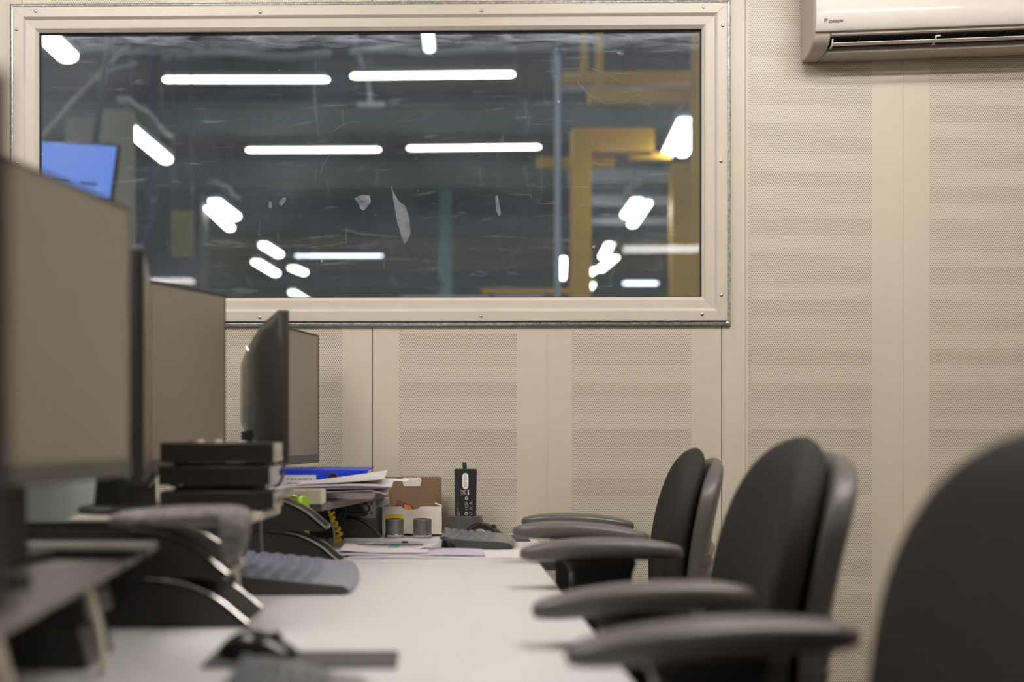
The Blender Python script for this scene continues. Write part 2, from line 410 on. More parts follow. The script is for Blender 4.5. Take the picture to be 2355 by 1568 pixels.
for px, py, pts in (
    (832, 463, [(-18, -9), (-4, -16), (17, -16), (21, -2), (12, 12), (3, 20), (-5, 14), (-8, 4)]),
    (922, 490, [(-24, -68), (-17, -50), (-6, -30), (10, -18), (19, 10), (22, 45), (14, 62), (8, 70), (0, 50), (-10, 15), (-16, -20)]),
    (620, 469, [(-3, -7), (2, -8), (4, 4), (1, 10), (-4, 6)]),
    (649, 462, [(-9, 3), (-4, -6), (4, -10), (9, -6), (3, 3), (-3, 10)]),
    (1430, 119, [(-12, 0), (-2, -4), (9, 2), (2, 6)]),
    (1452, 90, [(-5, -4), (1, -2), (6, 6)]),
    (1145, 480, [(-6, -30), (0, -34), (4, -10), (8, 10), (2, 16), (-4, 2)])):
    blob(px, py, pts).build('dirt_smear', M['smear'], win, smooth=False)
mb = MB()
for k in range(60):
    u = random.uniform(GU0+0.03, GU1-0.03); z = random.uniform(GZ0+0.02, GZ1-0.02); r = random.uniform(0.0006, 0.0016)
    mb.loft([[(u+r*cos(q*pi/3), y, z+r*sin(q*pi/3)) for q in range(6)] for y in (0.0095, 0.0100)])
mb.build('dirt_speck', M['smear'], win, smooth=False)['kind'] = 'stuff'
# thin finger-drawn scratches
mb = MB()
for pts in ([(1330, 150), (1322, 165), (1332, 190), (1360, 218), (1400, 237), (1440, 232), (1468, 214), (1492, 228), (1498, 250), (1490, 260)],
            [(1345, 148), (1390, 165), (1440, 190)], [(765, 301), (785, 285), (810, 277), (828, 279)], [(735, 405), (742, 375), (760, 352), (785, 345)]):
    mb.tube([(wu(x), 0.0098, wz(x, y)) for x, y in pts], 0.0006, 5)
mb.build('scratch', M['smear'], win)

# ------------------------------------------------------------------ air conditioner
def air_conditioner():
    t = thing('air_conditioner', 'white wall-mounted split air conditioner above the chairs, right of the window', 'air conditioner')
    u0 = wu(1843); zb = wz(1843, 145)
    t.matrix_world = wallM @ Matrix.Translation((u0, 0, zb)) @ Matrix.Rotation(R(-1.55), 4, 'Y') @ Matrix.Rotation(R(-0.8), 4, 'Z')
    W, H = 0.80, 0.285
    y = lambda d: -d
    def cheek(xa, xb, nm):
        pr = [(0, 0), (y(0.035), 0.0002), (y(0.066), 0.0035), (y(0.092), 0.012), (y(0.107), 0.024), (y(0.113), 0.0355), (y(0.113), H-0.02), (y(0.10), H), (0, H)]
        MB().prism_x(pr, xa, xb).build(nm, M['aclip'], t, bevel=0.005, seg=3)
    cheek(0, 0.040, 'end_cap'); cheek(W-0.040, W, 'end_cap')
    X0, X1 = 0.0405, W-0.0405
    MB().prism_x([(0, 0), (y(0.052), 0.0002), (y(0.064), 0.0022), (y(0.063), 0.0045), (y(0.045), 0.0055), (0, 0.0055)], X0, X1).build('lower_lip', M['aclip'], t, bevel=0.0008)
    MB().prism_x([(0, 0.0058), (y(0.045), 0.0058), (y(0.061), 0.0049), (y(0.055), 0.013), (y(0.043), 0.0225), (0, 0.036)], X0, X1).build('air_duct', M['aclip'], t)
    MB().prism_x([(y(0.001), 0.0365), (y(0.040), 0.024), (y(0.048), 0.024), (y(0.062), 0.0335), (y(0.100), 0.0335), (y(0.100), H-0.01), (y(0.001), H-0.01)], X0, X1).build('chassis', M['blackmatte'], t)
    for k in range(15):
        x = 0.068+k*0.048
        MB().prism_x([(y(0.056), 0.0225), (y(0.080), 0.026), (y(0.086), 0.0330), (y(0.063), 0.0330)], x, x+0.0010).build('air_vane', M['darkgrey'], t)
    MB().prism_x([(y(0.1005), 0.0300), (y(0.106), 0.0285), (y(0.1115), 0.0305), (y(0.1125), 0.036), (y(0.1125), 0.045), (y(0.1005), 0.048)], X0, X1).build('slot_rail', M['aclip'], t, bevel=0.0008)
    MB().prism_x([(y(0.1135), 0.0370), (y(0.119), 0.0365), (y(0.125), 0.044), (y(0.129), 0.07), (y(0.131), 0.14), (y(0.129), 0.21), (y(0.120), H-0.004), (y(0.1135), H-0.004)], 0.002, W-0.002).build('front_panel', M['acwhite'], t, bevel=0.002, seg=3)
    MB().prism_x([(y(0.090), 0.0100), (y(0.098), 0.0085), (y(0.106), 0.0125), (y(0.105), 0.0145), (y(0.097), 0.0120), (y(0.090), 0.0125)], 0.046, W-0.046).build('louvre_blade', M['acwhite'], t, bevel=0.0006)
    for x in (0.0445, 0.282, W-0.047):
        br = MB(); br.prism_x([(y(0.076), 0.008), (y(0.088), 0.006), (y(0.100), 0.0145), (y(0.104), 0.024), (y(0.099), 0.025), (y(0.094), 0.016), (y(0.080), 0.012)], x, x+0.0028)
        if x == 0.282:
            br.tube([(x+0.003, y(0.101), 0.0225), (x+0.012, y(0.101), 0.0225)], 0.0022)
        br.build('louvre_bracket', M['acwhite'], t, bevel=0.0005)
    # badge: a slanted wedge and the maker's letters
    lx, lz, ld = 0.0200, 0.0560, 0.1290
    mb = MB(); mb.loft([[(lx, y(d), lz+0.0072), (lx+0.0085, y(d), lz+0.0072), (lx+0.0005, y(d), lz-0.0022)] for d in (ld-0.003, ld)])
    mb.build('badge', M['bezel'], t, smooth=False)
    tx = text_mb('DAIKIN', 0.0078, shear=0.3, bold=0.00022, depth=0.0004, sx=1.24)
    xf(tx, Matrix.Translation((lx+0.0095, y(ld-0.0008), lz-0.0015)) @ Matrix.Rotation(pi/2, 4, 'X'))
    tx.build('lettering', M['bezel'], t, smooth=False)
air_conditioner()

# ================================================================== DESKS
DZ = 0.74
def desk(name, label, x0, x1, y0, y1, legs):
    t = thing(name, label, 'desk', ((x0+x1)/2, (y0+y1)/2, 0), group='white topped desks along the wall')
    hx, hy = (x1-x0)/2, (y1-y0)/2
    MB().box(-hx, hx, -hy, hy, DZ-0.018, DZ).build('tabletop', M['desk'], t, bevel=0.004, seg=3)
    for q in (-hy+0.06, hy-0.09): MB().box(-hx+0.05, hx-0.10, q, q+0.03, 0.66, DZ-0.0185).build('under_rail', M['cream'], t, bevel=0.002)
    for y in legs:
        lg = MB(); yy = -hy+0.03 if y < 0 else hy-0.03
        lg.box(-hx+0.02, hx-0.03, yy-0.0125, yy+0.0125, 0.0, DZ-0.0185)
        lg.build('leg_panel', M['cream'], t, bevel=0.002)
    return t
desk('office_desk', 'near white-topped desk with mice, keyboards and black riser stands on it', -0.80, 0.199, -0.70, 2.300, (-1, 1))
desk('office_desk', 'far white-topped desk against the perforated wall, carrying the open cardboard box', -0.80, 0.236, 2.303, 2.915, (-1, 1))
# translucent divider behind the screens
def divider():
    t = thing('desk_divider', 'pale green translucent divider screen standing behind the nearest monitor', 'divider', (-0.66, 1.75, DZ))
    MB().box(-0.004, 0.004, -1.3, 1.1, 0.012, 0.30).build('acrylic_panel', M['frosted'], t, bevel=0.001)
    mb = MB()
    mb.box(-0.010, 0.010, -1.3, 1.1, 0, 0.012)
    mb.build('foot_rail', M['caddy'], t, bevel=0.001)
    for y in (-1.3, -0.5, 0.3, 1.08):
        MB().box(-0.008, -0.0045, y, y+0.02, 0.0125, 0.30).build('post', M['caddy'], t)
divider()

# ================================================================== MONITORS
def monitor(label, edge, m, far, zb, base_z, w=0.376, h=0.305, bulge=0.045, sticker=False, badge=False, ny=0.0, nw=0.035, fr=1.0, ubase=False, group='computer monitors on the desks'):
    """edge: (x, y) of the visible vertical edge; m: dx/dy of the screen plane; far: is the edge its far one"""
    n = math.hypot(m, 1); s = -1 if far else 1
    cx = edge[0]+s*(w/2)*m/n; cy = edge[1]+s*(w/2)/n
    t = thing('monitor', label, 'monitor', (cx, cy, base_z), -math.atan(m), group=group)
    z0 = zb-base_z; z1 = z0+h
    hw = w/2
    # housing: rim, then a softly domed back
    rings = []
    for d, k, kz in ((0.0, 1, 1), (0.016, 1, 1), (0.020, 0.985, 0.98), (0.020+bulge*0.45, 0.86, 0.84), (0.020+bulge*0.8, 0.62, 0.62), (0.020+bulge, 0.40, 0.42)):
        zc = (z0+z1)/2-0.012*(1-kz); hh = (z1-z0)/2*kz; ww = hw*k; r = 0.006 if k == 1 else 0.03
        pts = []
        for (sy, sz, a0) in ((1, 1, 0), (-1, 1, 90), (-1, -1, 180), (1, -1, 270)):
            for q in range(5):
                a = R(a0+q*22.5); pts.append((-d, sy*(ww-r)+r*cos(a), zc+sz*(hh-r)+r*sin(a)))
        rings.append(pts)
    MB().loft(rings).build('housing', M['back'], t)
    bz = 0.010; ch = 0.020
    mb = MB()
    mb.box(0.0002, 0.0022, -hw+0.001, -hw+bz, z0+ch, z1-0.001); mb.box(0.0002, 0.0022, hw-bz*0.35, hw-0.001, z0+ch, z1-0.001)
    mb.box(0.0002, 0.0022, -hw+bz, hw-bz*0.35, z1-bz*0.5, z1-0.001)
    mb.build('bezel', M['bezel'], t)
    MB().box(0.0002, 0.0030, -hw+0.001, hw-0.001, z0+0.001, z0+ch-0.0004).build('chin', M['chin'], t)
    MB().box(0.0002, 0.0014, -hw+bz, hw-bz*0.35, z0+ch, z1-bz*0.5).build('screen', M['screen'], t)
    if sticker:
        st = MB()
        for k in range(4): st.box(0.0031, 0.0035, -hw+0.045+k*0.009, -hw+0.052+k*0.009, z0+0.005, z0+0.016)
        st.build('sticker', M['label'], t)
    if badge:
        bd = MB(); zc = (z0+z1)/2
        bd.tube([(-0.0575, -0.140, zc+0.088), (-0.0625, -0.128, zc+0.094)], 0.0016, 8); bd.tube([(-0.066, -0.118, zc+0.066), (-0.070, -0.110, zc+0.074)], 0.0016, 8)
        bd.build('badge', M['chrome'], t)
        MB().box(-0.0768, -0.045, -0.100, -0.040, z0+0.040, z0+0.056).build('port_recess', M['black_hole'], t)
    # neck and foot
    if z0 > 0.02:
        MB().prism([(-0.075, 0.006), (-0.038, 0.006), (-0.045, z0+0.09), (-0.062, z0+0.09)], ny-nw, ny+nw).build('neck', M['blackmatte'], t, bevel=0.003)
        nb = MB()
        if ubase:
            nb.box(-0.10, -0.045, -0.14, 0.14, 0.0002, 0.010); nb.box(-0.0445, 0.045, 0.105, 0.14, 0.0002, 0.010); nb.box(-0.0445, 0.045, -0.14, -0.115, 0.0002, 0.010)
        else:
            nb.loft([[(-0.055+0.085*fr*cos(2*pi*i/32)*k, ny+0.10*fr*sin(2*pi*i/32)*k, z) for i in range(32)] for k, z in ((1, 0.0002), (1, 0.006), (0.93, 0.010), (0.3, 0.013))])
        nb.build('foot', M['blackmatte'], t)
    return t
monitor('dark monitor whose thin edge shows at the far left border of the picture', (-0.236, 0.67), -0.40, False, 0.885, 0.851, h=0.305, w=0.34, fr=0.6)
monitor('largest-looking monitor at the left, matt grey screen facing the chairs', (-0.345, 1.38), 0.18, True, 0.936, 0.851, ubase=True)
monitor('monitor seen edge-on as a dark strip between the two grey screens at left', (-0.3705, 1.55), -0.209, False, 0.9185, 0.8685, w=0.33, bulge=0.03, ny=0.075, nw=0.025, fr=0.5)
monitor('middle grey-screened monitor behind the stack of black boxes', (-0.366, 2.135), 0.40, True, 0.9205, DZ, w=0.36, bulge=0.03)
monitor('monitor turned away, showing its domed black back in front of the farthest screen', (-0.2560, 2.14), -0.19, False, 0.9295, 0.8645, h=0.270, w=0.36, ny=-0.04, nw=0.02, fr=0.4, badge=True, bulge=0.055)
monitor('farthest monitor, its grey screen next to the end wall, silver sticker on the chin', (-0.2726, 2.88), 0.20, True, 0.911, 0.842, w=0.33, h=0.301, sticker=True, bulge=0.03, ny=-0.12, nw=0.02, fr=0.4)

# ================================================================== RISER SHELVES
def shelf(label, corners, z, legs, thick=0.012, m=None):
    """corners: plan outline of the plate; z: its top; legs: (x, y) of bent flat legs"""
    cx = sum(c[0] for c in corners)/len(corners); cy = sum(c[1] for c in corners)/len(corners)
    t = thing('riser_shelf', label, 'shelf', (cx, cy, DZ), group='raised metal shelves on the desks')
    zt = z-DZ
    MB().loft([[(x-cx, y-cy, q) for x, y in corners] for q in (zt-thick, zt)]).build('plate', m or M['shelf'], t, bevel=0.002)
    for x, y in legs:
        pts = []
        for k in range(9):
            f = k/8; pts.append((x-cx+0.018*sin(f*pi*0.5), (zt-thick)*(1-f)))
        lg = MB(); rings = [[(a-0.004, y-cy-0.007, b), (a+0.001, y-cy-0.007, b), (a+0.001, y-cy+0.007, b), (a-0.004, y-cy+0.007, b)] for a, b in pts]
        lg.loft(rings).build('leg', M['cream'], t, bevel=0.0008)
    return t
shelf('nearest silver-grey riser shelf at the lower left, under the largest monitor', [(-0.343, 1.525), (-0.316, 0.925), (-0.312, 0.60), (-0.62, 0.60), (-0.63, 1.525)], 0.850, [(-0.351, 1.235), (-0.316, 0.88), (-0.60, 0.70), (-0.60, 1.5)])
shelf('middle cream-edged riser shelf carrying the three black boxes', [(-0.242, 1.925), (-0.262, 1.665), (-0.50, 1.665), (-0.51, 1.85), (-0.44, 1.86), (-0.42, 1.925)], 0.868, [(-0.285, 1.685), (-0.41, 1.905), (-0.48, 1.70)], m=M['cream'])
shelf('far grey riser shelf carrying the blue binder and papers', [(-0.106, 2.905), (-0.222, 2.43), (-0.60, 2.50), (-0.56, 2.905)], 0.842, [(-0.232, 2.66), (-0.52, 2.55), (-0.5, 2.85)], thick=0.016)

# ================================================================== BLACK CURVED STANDS (two tiers)
def tier_profile(a, h, back):
    k = a/0.145; v = h/0.0675
    ctl = [(0, .0045), (-.010, .0135), (-.032, .034), (-.052, .048), (-.078, .060), (-.105, .0655), (-.13, .0675)]
    pts = [(-0.003, 0.0)]
    for (x0, z0), (x1, z1) in zip(ctl, ctl[1:]):
        for q in range(4): pts.append(((x0+(x1-x0)*q/4)*k, (z0+(z1-z0)*q/4)*v))
    pts += [(ctl[-1][0]*k, h), (-back, h), (-back, 0.0)]
    return pts
def curved_stand(label, tip, y, depth=0.055, a=0.145, back=0.26, tiers=2, chrome=True, h=0.062, scale=1.0, sidem=None, shift=0.025):
    t = thing('curved_stand', label, 'stand', (tip, y, DZ), group='black curved two-tier desk stands')
    for k in range(tiers):
        dx, dz = -shift*k, h*k
        pr = [(x*scale+dx, z*scale+dz+0.0002) for x, z in tier_profile(a, h-0.001, back)]
        inner = [(x-0.0035, z) for x, z in pr]
        MB().prism(inner, 0.0, 0.004).build('side_panel', sidem or M['side'], t)
        MB().prism(inner, depth-0.004, depth).build('side_panel', sidem or M['side'], t)
        arcp = pr[1:-2]
        st = MB(); rings = []
        for x, z in arcp: rings.append([(x, 0.0, z), (x, depth, z), (x-0.003, depth, z-0.003), (x-0.003, 0.0, z-0.003)])
        st.loft(rings).build('curved_band', M['band'] if chrome else M['darkgrey'], t)
        if chrome:
            for yy in (0.0, depth):
                MB().tube([(x+0.0006, yy, z+0.0006) for x, z in arcp[1:]], 0.0009, 6).build('chrome_edge', M['chrome'], t)
            tc = MB(); tc.tube([(arcp[1][0]+0.001, 0.0, arcp[1][1]), (arcp[1][0]+0.004, depth*0.3, arcp[1][1]), (arcp[1][0]+0.004, depth*0.7, arcp[1][1]), (arcp[1][0]+0.001, depth, arcp[1][1])], 0.0028, 10)
            tc.build('tip_cap', M['chrome'], t)
    return t
curved_stand('near black two-tier stand with chrome edges, behind the near mouse', -0.232, 1.53, depth=0.13, a=0.145, back=0.36)
curved_stand('middle black two-tier stand with chrome edges, beside the green can', -0.172, 2.236, depth=0.085)
curved_stand('far matt dark two-tier stand left of the open cardboard box', -0.120, 2.785, depth=0.05, chrome=False, h=0.05, a=0.09, back=0.16, shift=0.03)
curved_stand('black stand under the nearest shelf at the lower left corner', -0.358, 1.26, depth=0.10, a=0.02, back=0.26, chrome=False, h=0.0485, shift=0.0)

# ================================================================== BLACK BOXES, SLABS, CLOTH
def mini_pc(label, x0, x1, y0, y1, z0, z1, yaw=0):
    cx, cy = (x0+x1)/2, (y0+y1)/2
    t = thing('mini_computer', label, 'small computer', (cx, cy, z0), yaw, group='stacked black mini computers')
    a, b, h = (x1-x0)/2, (y1-y0)/2, z1-z0
    MB().box(-a, a-0.001, -b, b, 0.003, h).build('case', M['black'], t, bevel=0.002)
    for sx in (-1, 1):
        for sy in (-1, 1): MB().box(sx*(a-0.02)-0.006, sx*(a-0.02)+0.006, sy*(b-0.02)-0.006, sy*(b-0.02)+0.006, 0, 0.003).build('rubber_foot', M['black_hole'], t)
    MB().box(a-0.001, a+0.001, -b+0.002, b-0.002, 0.004, h-0.001).build('port_plate', M['ports'], t)
    pt = MB()
    for k in range(3): pt.box(a+0.001, a+0.0022, -b+0.012+k*0.028, -b+0.030+k*0.028, 0.009, h-0.008)
    pt.build('socket', M['chrome'], t, bevel=0.0004)
    return t
Y0 = 1.80
mini_pc('black mini computer at the bottom of the stack on the middle shelf', -0.405, -0.236, Y0, Y0+0.10, 0.8681, 0.8975)
mini_pc('black mini computer in the middle of the stack of three', -0.407, -0.2415, Y0, Y0+0.10, 0.9035, 0.9345)
mini_pc('black mini computer on top of the stack of three', -0.4045, -0.2365, Y0, Y0+0.10, 0.9375, 0.9695)
# spacer trays between them
for (z0, z1, lab) in ((0.8976, 0.9034, 'thin black spacer between the bottom and middle black boxes'), (0.9346, 0.9374, 'thin black spacer between the middle and top black boxes')):
    tag(MB().box(-0.385, -0.262, Y0+0.01, Y0+0.09, z0, z1).build('spacer_plate', M['blackmatte'], bevel=0.001), lab, 'spacer', 'thin black spacers between the stacked black boxes')
# trinkets lying on top of the stack
for (px, c, lab) in ((440, 'brown', 'small amber trinket on top of the black box stack'), (462, 'label', 'small white trinket on the black box stack, beside the amber one'), (503, 'label', 'small white trinket on the black box stack, nearest the turned-away monitor')):
    p = at(px, 1018, 1.86)
    mb = MB(); mb.lathe([(0.0001, 0), (0.005, 0), (0.006, 0.0015), (0.004, 0.003), (0.0001, 0.0035)], n=16)
    o = mb.build('trinket', M[c]); o.location = (p.x, 1.86, 0.9697); tag(o, lab, 'trinket', 'trinkets on the black boxes')
def slab(name, label, x0, x1, y0, y1, z, h, m='blackmatte', cat='gadget'):
    t = thing(name, label, cat, ((x0+x1)/2, (y0+y1)/2, z))
    a, b = (x1-x0)/2, (y1-y0)/2
    MB().box(-a, a, -b, b, 0, h).build('case', M[m], t, bevel=min(0.004, h*0.4), seg=3)
    MB().box(-a+0.004, a-0.004, -b+0.004, b-0.004, h, h+0.0005).build('face_plate', M['gloss'], t)
    return t
slab('notebook', 'dark notebook lying on the near end of the nearest shelf', -0.50, -0.335, 0.885, 0.955, 0.8502, 0.012)

def cloth_item():
    t = thing('grey_cloth_pouch', 'crumpled grey fabric pouch draped over the near black stand', 'pouch', (-0.30, 1.62, 0.8645))
    xs = [-0.115, -0.105, -0.07, -0.03, 0.01, 0.040, 0.058, 0.066]
    rings = []
    N = 20
    for i, x in enumerate(xs):
        h = (0.010, 0.020, 0.024, 0.026, 0.027, 0.028, 0.026, 0.012)[i]; hw = (0.03, 0.042, 0.05, 0.052, 0.052, 0.052, 0.046, 0.030)[i]
        ring = []
        for k in range(N):
            a = 2*pi*k/N; c, s_ = cos(a), sin(a)
            q = 0.93+0.07*sin(3*a+i*1.3)
            ring.append((x, -0.055+hw*abs(c)**0.7*(1 if c > 0 else -1)*q, 0.001+h*0.5+h*0.5*abs(s_)**0.7*(1 if s_ > 0 else -1)*q))
        rings.append(ring)
    MB().loft(rings).build('bag', M['greyfab'], t, sub=1)
    # thick flap hanging down in front of the stand
    rings = []
    for i, (x, y, z, a, b) in enumerate(((0.044, -0.098, 0.025, 0.012, 0.008), (0.050, -0.104, 0.018, 0.019, 0.011), (0.054, -0.108, 0.004, 0.020, 0.011), (0.053, -0.108, -0.014, 0.018, 0.010), (0.050, -0.106, -0.032, 0.015, 0.009), (0.047, -0.104, -0.046, 0.010, 0.007))):
        rings.append([(x+a*cos(2*pi*k/16)*(1+0.12*sin(k*2.2+i)), y+b*sin(2*pi*k/16)*(1+0.15*sin(k*1.7+i)), z+0.002*sin(k+i)) for k in range(16)])
    MB().loft(rings).build('flap', M['greyfab'], t, sub=1)
cloth_item()

# silver ruler poking out from the boxes
p0 = at(583, 1126, 1.97); p1 = at(676, 1122, 1.97)
mb = MB(); mb.loft([[(p0.x, 1.962, 0.8905), (p0.x, 1.975, 0.8905), (p0.x, 1.975, 0.8913), (p0.x, 1.962, 0.8913)], [(p0.x+0.03, 1.96, 0.893), (p0.x+0.03, 1.98, 0.893), (p0.x+0.03, 1.98, 0.895), (p0.x+0.03, 1.96, 0.895)],
    [(p1.x-0.01, 1.958, 0.891), (p1.x-0.01, 1.982, 0.891), (p1.x-0.01, 1.982, 0.8955), (p1.x-0.01, 1.958, 0.8955)], [(p1.x, 1.958, 0.8915), (p1.x, 1.982, 0.8915), (p1.x, 1.982, 0.895), (p1.x, 1.958, 0.895)]])
o = mb.build('letter_opener', M['chrome'], bevel=0.0005); tag(o, 'silver letter opener poking out beside the black box stack', 'letter opener')
# cables
def cable(label, pts, r, m, n=8, name='cable'):
    # smooth the path
    P = [Vector(p) for p in pts]; out = []
    for i in range(len(P)-1):
        p0, p1, p2, p3 = P[max(i-1, 0)], P[i], P[i+1], P[min(i+2, len(P)-1)]
        for k in range(6):
            t_ = k/6; out.append(0.5*((2*p1)+(-p0+p2)*t_+(2*p0-5*p1+4*p2-p3)*t_**2+(-p0+3*p1-3*p2+p3)*t_**3))
    out.append(P[-1])
    return tag(MB().tube(out, r, n).build(name, M[m]), label, 'cable')
cable('grey ribbed cable hanging from the turned-away monitor', [at(654, 1062, 2.16), at(652, 1085, 2.17), at(648, 1102, 2.18), at(640, 1115, 2.19), at(618, 1130, 2.2), at(600, 1190, 2.22), (-0.31, 2.22, 0.742)], 0.0028, 'greypen')
cable('pale grey cable arching up behind the black box stack', [at(296, 1150, 2.0), at(312, 1143, 2.0), at(338, 1122, 2.0), at(360, 1092, 1.99), at(368, 1060, 1.98), at(372, 1040, 1.97)], 0.003, 'cream')
cable('thin white cable sloping up to the ports of the turned-away monitor', [at(548, 1016, 2.3), at(575, 1008, 2.3), at(590, 1000, 2.31), at(597, 992, 2.32)], 0.0012, 'label')
cable('black cable looping in front of the far dark stand', [(-0.205, 2.74, 0.741), (-0.20, 2.74, 0.79), at(800, 1150, 2.74), at(836, 1155, 2.74), at(850, 1168, 2.74), at(842, 1178, 2.74), at(815, 1181, 2.74), at(780, 1178, 2.74), (-0.235, 2.74, 0.76), (-0.24, 2.74, 0.7415)], 0.0024, 'gloss')
# yellow twisted cord
pts = []
for k in range(60):
    f = k/59; a = f*2*pi*6
    pts.append((-0.206+0.0045*cos(a)+0.008*sin(f*5), 2.56+0.0045*sin(a), DZ+0.007+f*0.068))
tag(MB().tube(pts, 0.0028, 6).build('cord', M['yellow']), 'yellow coiled cord hanging behind the middle black stand', 'cord')

# ------------------------------------------------------------------ things on the far shelf
def binder():
    p = at(640, 1108, 2.70)
    t = thing('ring_binder', 'bright blue lever arch binder lying flat on the far shelf', 'binder', (-0.30, 2.66, 0.8422), R(-1.0))
    a0, a1, h = -0.165, 0.157, 0.058
    c = MB(); c.box(a0, a1, 0.0, 0.002, 0.0, h); c.build('spine', M['blue'], t, bevel=0.0008)
    c = MB(); c.box(a0, a1, 0.002, 0.20, h-0.002, h+0.0005); c.build('cover', M['blue'], t, bevel=0.0005)
    c = MB(); c.box(a0, a1, 0.002, 0.20, 0.0, 0.002); c.build('cover', M['blue'], t, bevel=0.0005)
    MB().box(a0+0.004, a1-0.01, 0.02, 0.195, 0.0025, 0.045).build('pages', M['paper'], t)
    MB().box(-0.10, 0.044, -0.0005, 0.0, 0.006, 0.047).build('spine_label', M['label'], t)
    k = MB()
    for j, z in enumerate((0.038, 0.029)):
        x = -0.02
        while x < 0.036:
            l = random.uniform(0.004, 0.011); k.box(x, x+l, -0.0008, -0.0006, z-0.0012, z+0.0012); x += l+0.0025
    k.build('print', M['ink'], t)
    r = MB(); r.loft([[(0.080+rr*cos(2*pi*i/28), -yy, 0.039+rr*sin(2*pi*i/28)) for i in range(28)] for rr, yy in ((0.0135, 0.0), (0.0135, 0.0012), (0.0115, 0.0015), (0.0110, 0.0))], cap=False)
    r.build('finger_ring', M['chrome'], t)
    r = MB(); r.loft([[(0.080+0.0108*cos(2*pi*i/28), -yy, 0.039+0.0108*sin(2*pi*i/28)) for i in range(28)] for yy in (0.0, 0.0004)]); r.build('finger_hole', M['black_hole'], t)
binder()
def sheet(name, label, x0, x1, y0, y1, zf, thick=0.0006, m='paper', n=14, group=None, cat='paper', skew=0.0):
    rings = []
    for i in range(n+1):
        f = i/n; x = x0+(x1-x0)*f; z0, z1 = zf(f, 0), zf(f, 1)
        rings.append([(x, y0+skew*f, z0), (x, (y0+y1)/2+skew*f, zf(f, 0.5)), (x, y1+skew*f, z1), (x, y1+skew*f, z1+thick), (x, (y0+y1)/2+skew*f, zf(f, 0.5)+thick), (x, y0+skew*f, z0+thick)])
    return tag(MB().loft(rings).build(name, M[m]), label, cat, group)
SZ = 0.8425
g = 'loose papers piled on the far shelf'
sheet('paper_sheet', 'lowest sheet in the paper pile on the far shelf, corner curling down', -0.33, -0.093, 2.47, 2.63, lambda f, g_: SZ+0.014+0.010*f-0.022*max(0, f-0.86)*7*(1-g_)*0.5, m='paper', group=g)
sheet('paper_bundle', 'thick bundle of lilac-edged sheets in the middle of the paper pile', -0.30, -0.098, 2.48, 2.63, lambda f, g_: SZ+0.0225+0.004*f, 0.004, m='paper2', group=g)
sheet('paper_bundle', 'pale bundle of sheets near the top of the paper pile, front edge drooping', -0.29, -0.085, 2.47, 2.63, lambda f, g_: SZ+0.0275+0.010*sin(f*pi*0.6)-0.008*(1-g_)*f, 0.003, group=g)
sheet('paper_sheet', 'topmost sheet of the paper pile, curling up beside the blue binder', -0.28, -0.100, 2.48, 2.64, lambda f, g_: SZ+0.033+0.024*f**1.1-0.012*(1-g_)*f, 0.001, group=g)
sheet('paper_sheet', 'white sheet sticking out rightwards towards the open cardboard box', -0.20, -0.057, 2.70, 2.80, lambda f, g_: SZ+0.034-0.004*f, 0.001, m='label', group=g, skew=0.03)
# wad the pile rests on
tag(MB().box(-0.315, -0.128, 2.555, 2.655, SZ, SZ+0.0135).build('paper_pad', M['paper'], bevel=0.001), 'thick writing pad under the paper pile on the far shelf', 'writing pad')
# cream carton under shelf edge
t = thing('cream_carton', 'flat cream carton at the front of the far shelf, behind the green can', 'carton', (-0.30, 2.44, 0.8425))
MB().box(-0.10, 0.083, -0.055, 0.015, 0.0, 0.027).build('case', M['boxwhite'], t, bevel=0.001)
MB().prism_x([(-0.056, 0.0005), (-0.0565, 0.0265), (-0.055, 0.0276), (0.014, 0.0276), (0.014, 0.0272), (-0.0552, 0.0272)], -0.095, 0.078).build('flap', M['frame'], t)
# green can
def can():
    t = thing('drink_can', 'slim green drinks can standing behind the middle black stand', 'can', (-0.264, 2.354, DZ))
    pr = [(0.0001, 0.002), (0.017, 0.002), (0.020, 0.0), (0.024, 0.010), (0.024, 0.112), (0.0205, 0.120)]
    MB().lathe(pr, n=40).build('body', M['green'], t)
    MB().lathe([(0.0206, 0.1195), (0.0212, 0.1215), (0.0200, 0.1215), (0.0192, 0.1185), (0.0001, 0.1185)], n=40).build('rim', M['chrome'], t)
    tx = text_mb('MAN', 0.012, bold=0.0003, depth=0.0002)
    for v in tx.bm.verts:
        a = (v.co.x-0.013)/0.0243; v.co = Vector((0.0243*sin(a), -(0.0243+v.co.z)*cos(a), v.co.y+0.0955))
    tx.build('lettering', M['black'], t, smooth=False)
can()

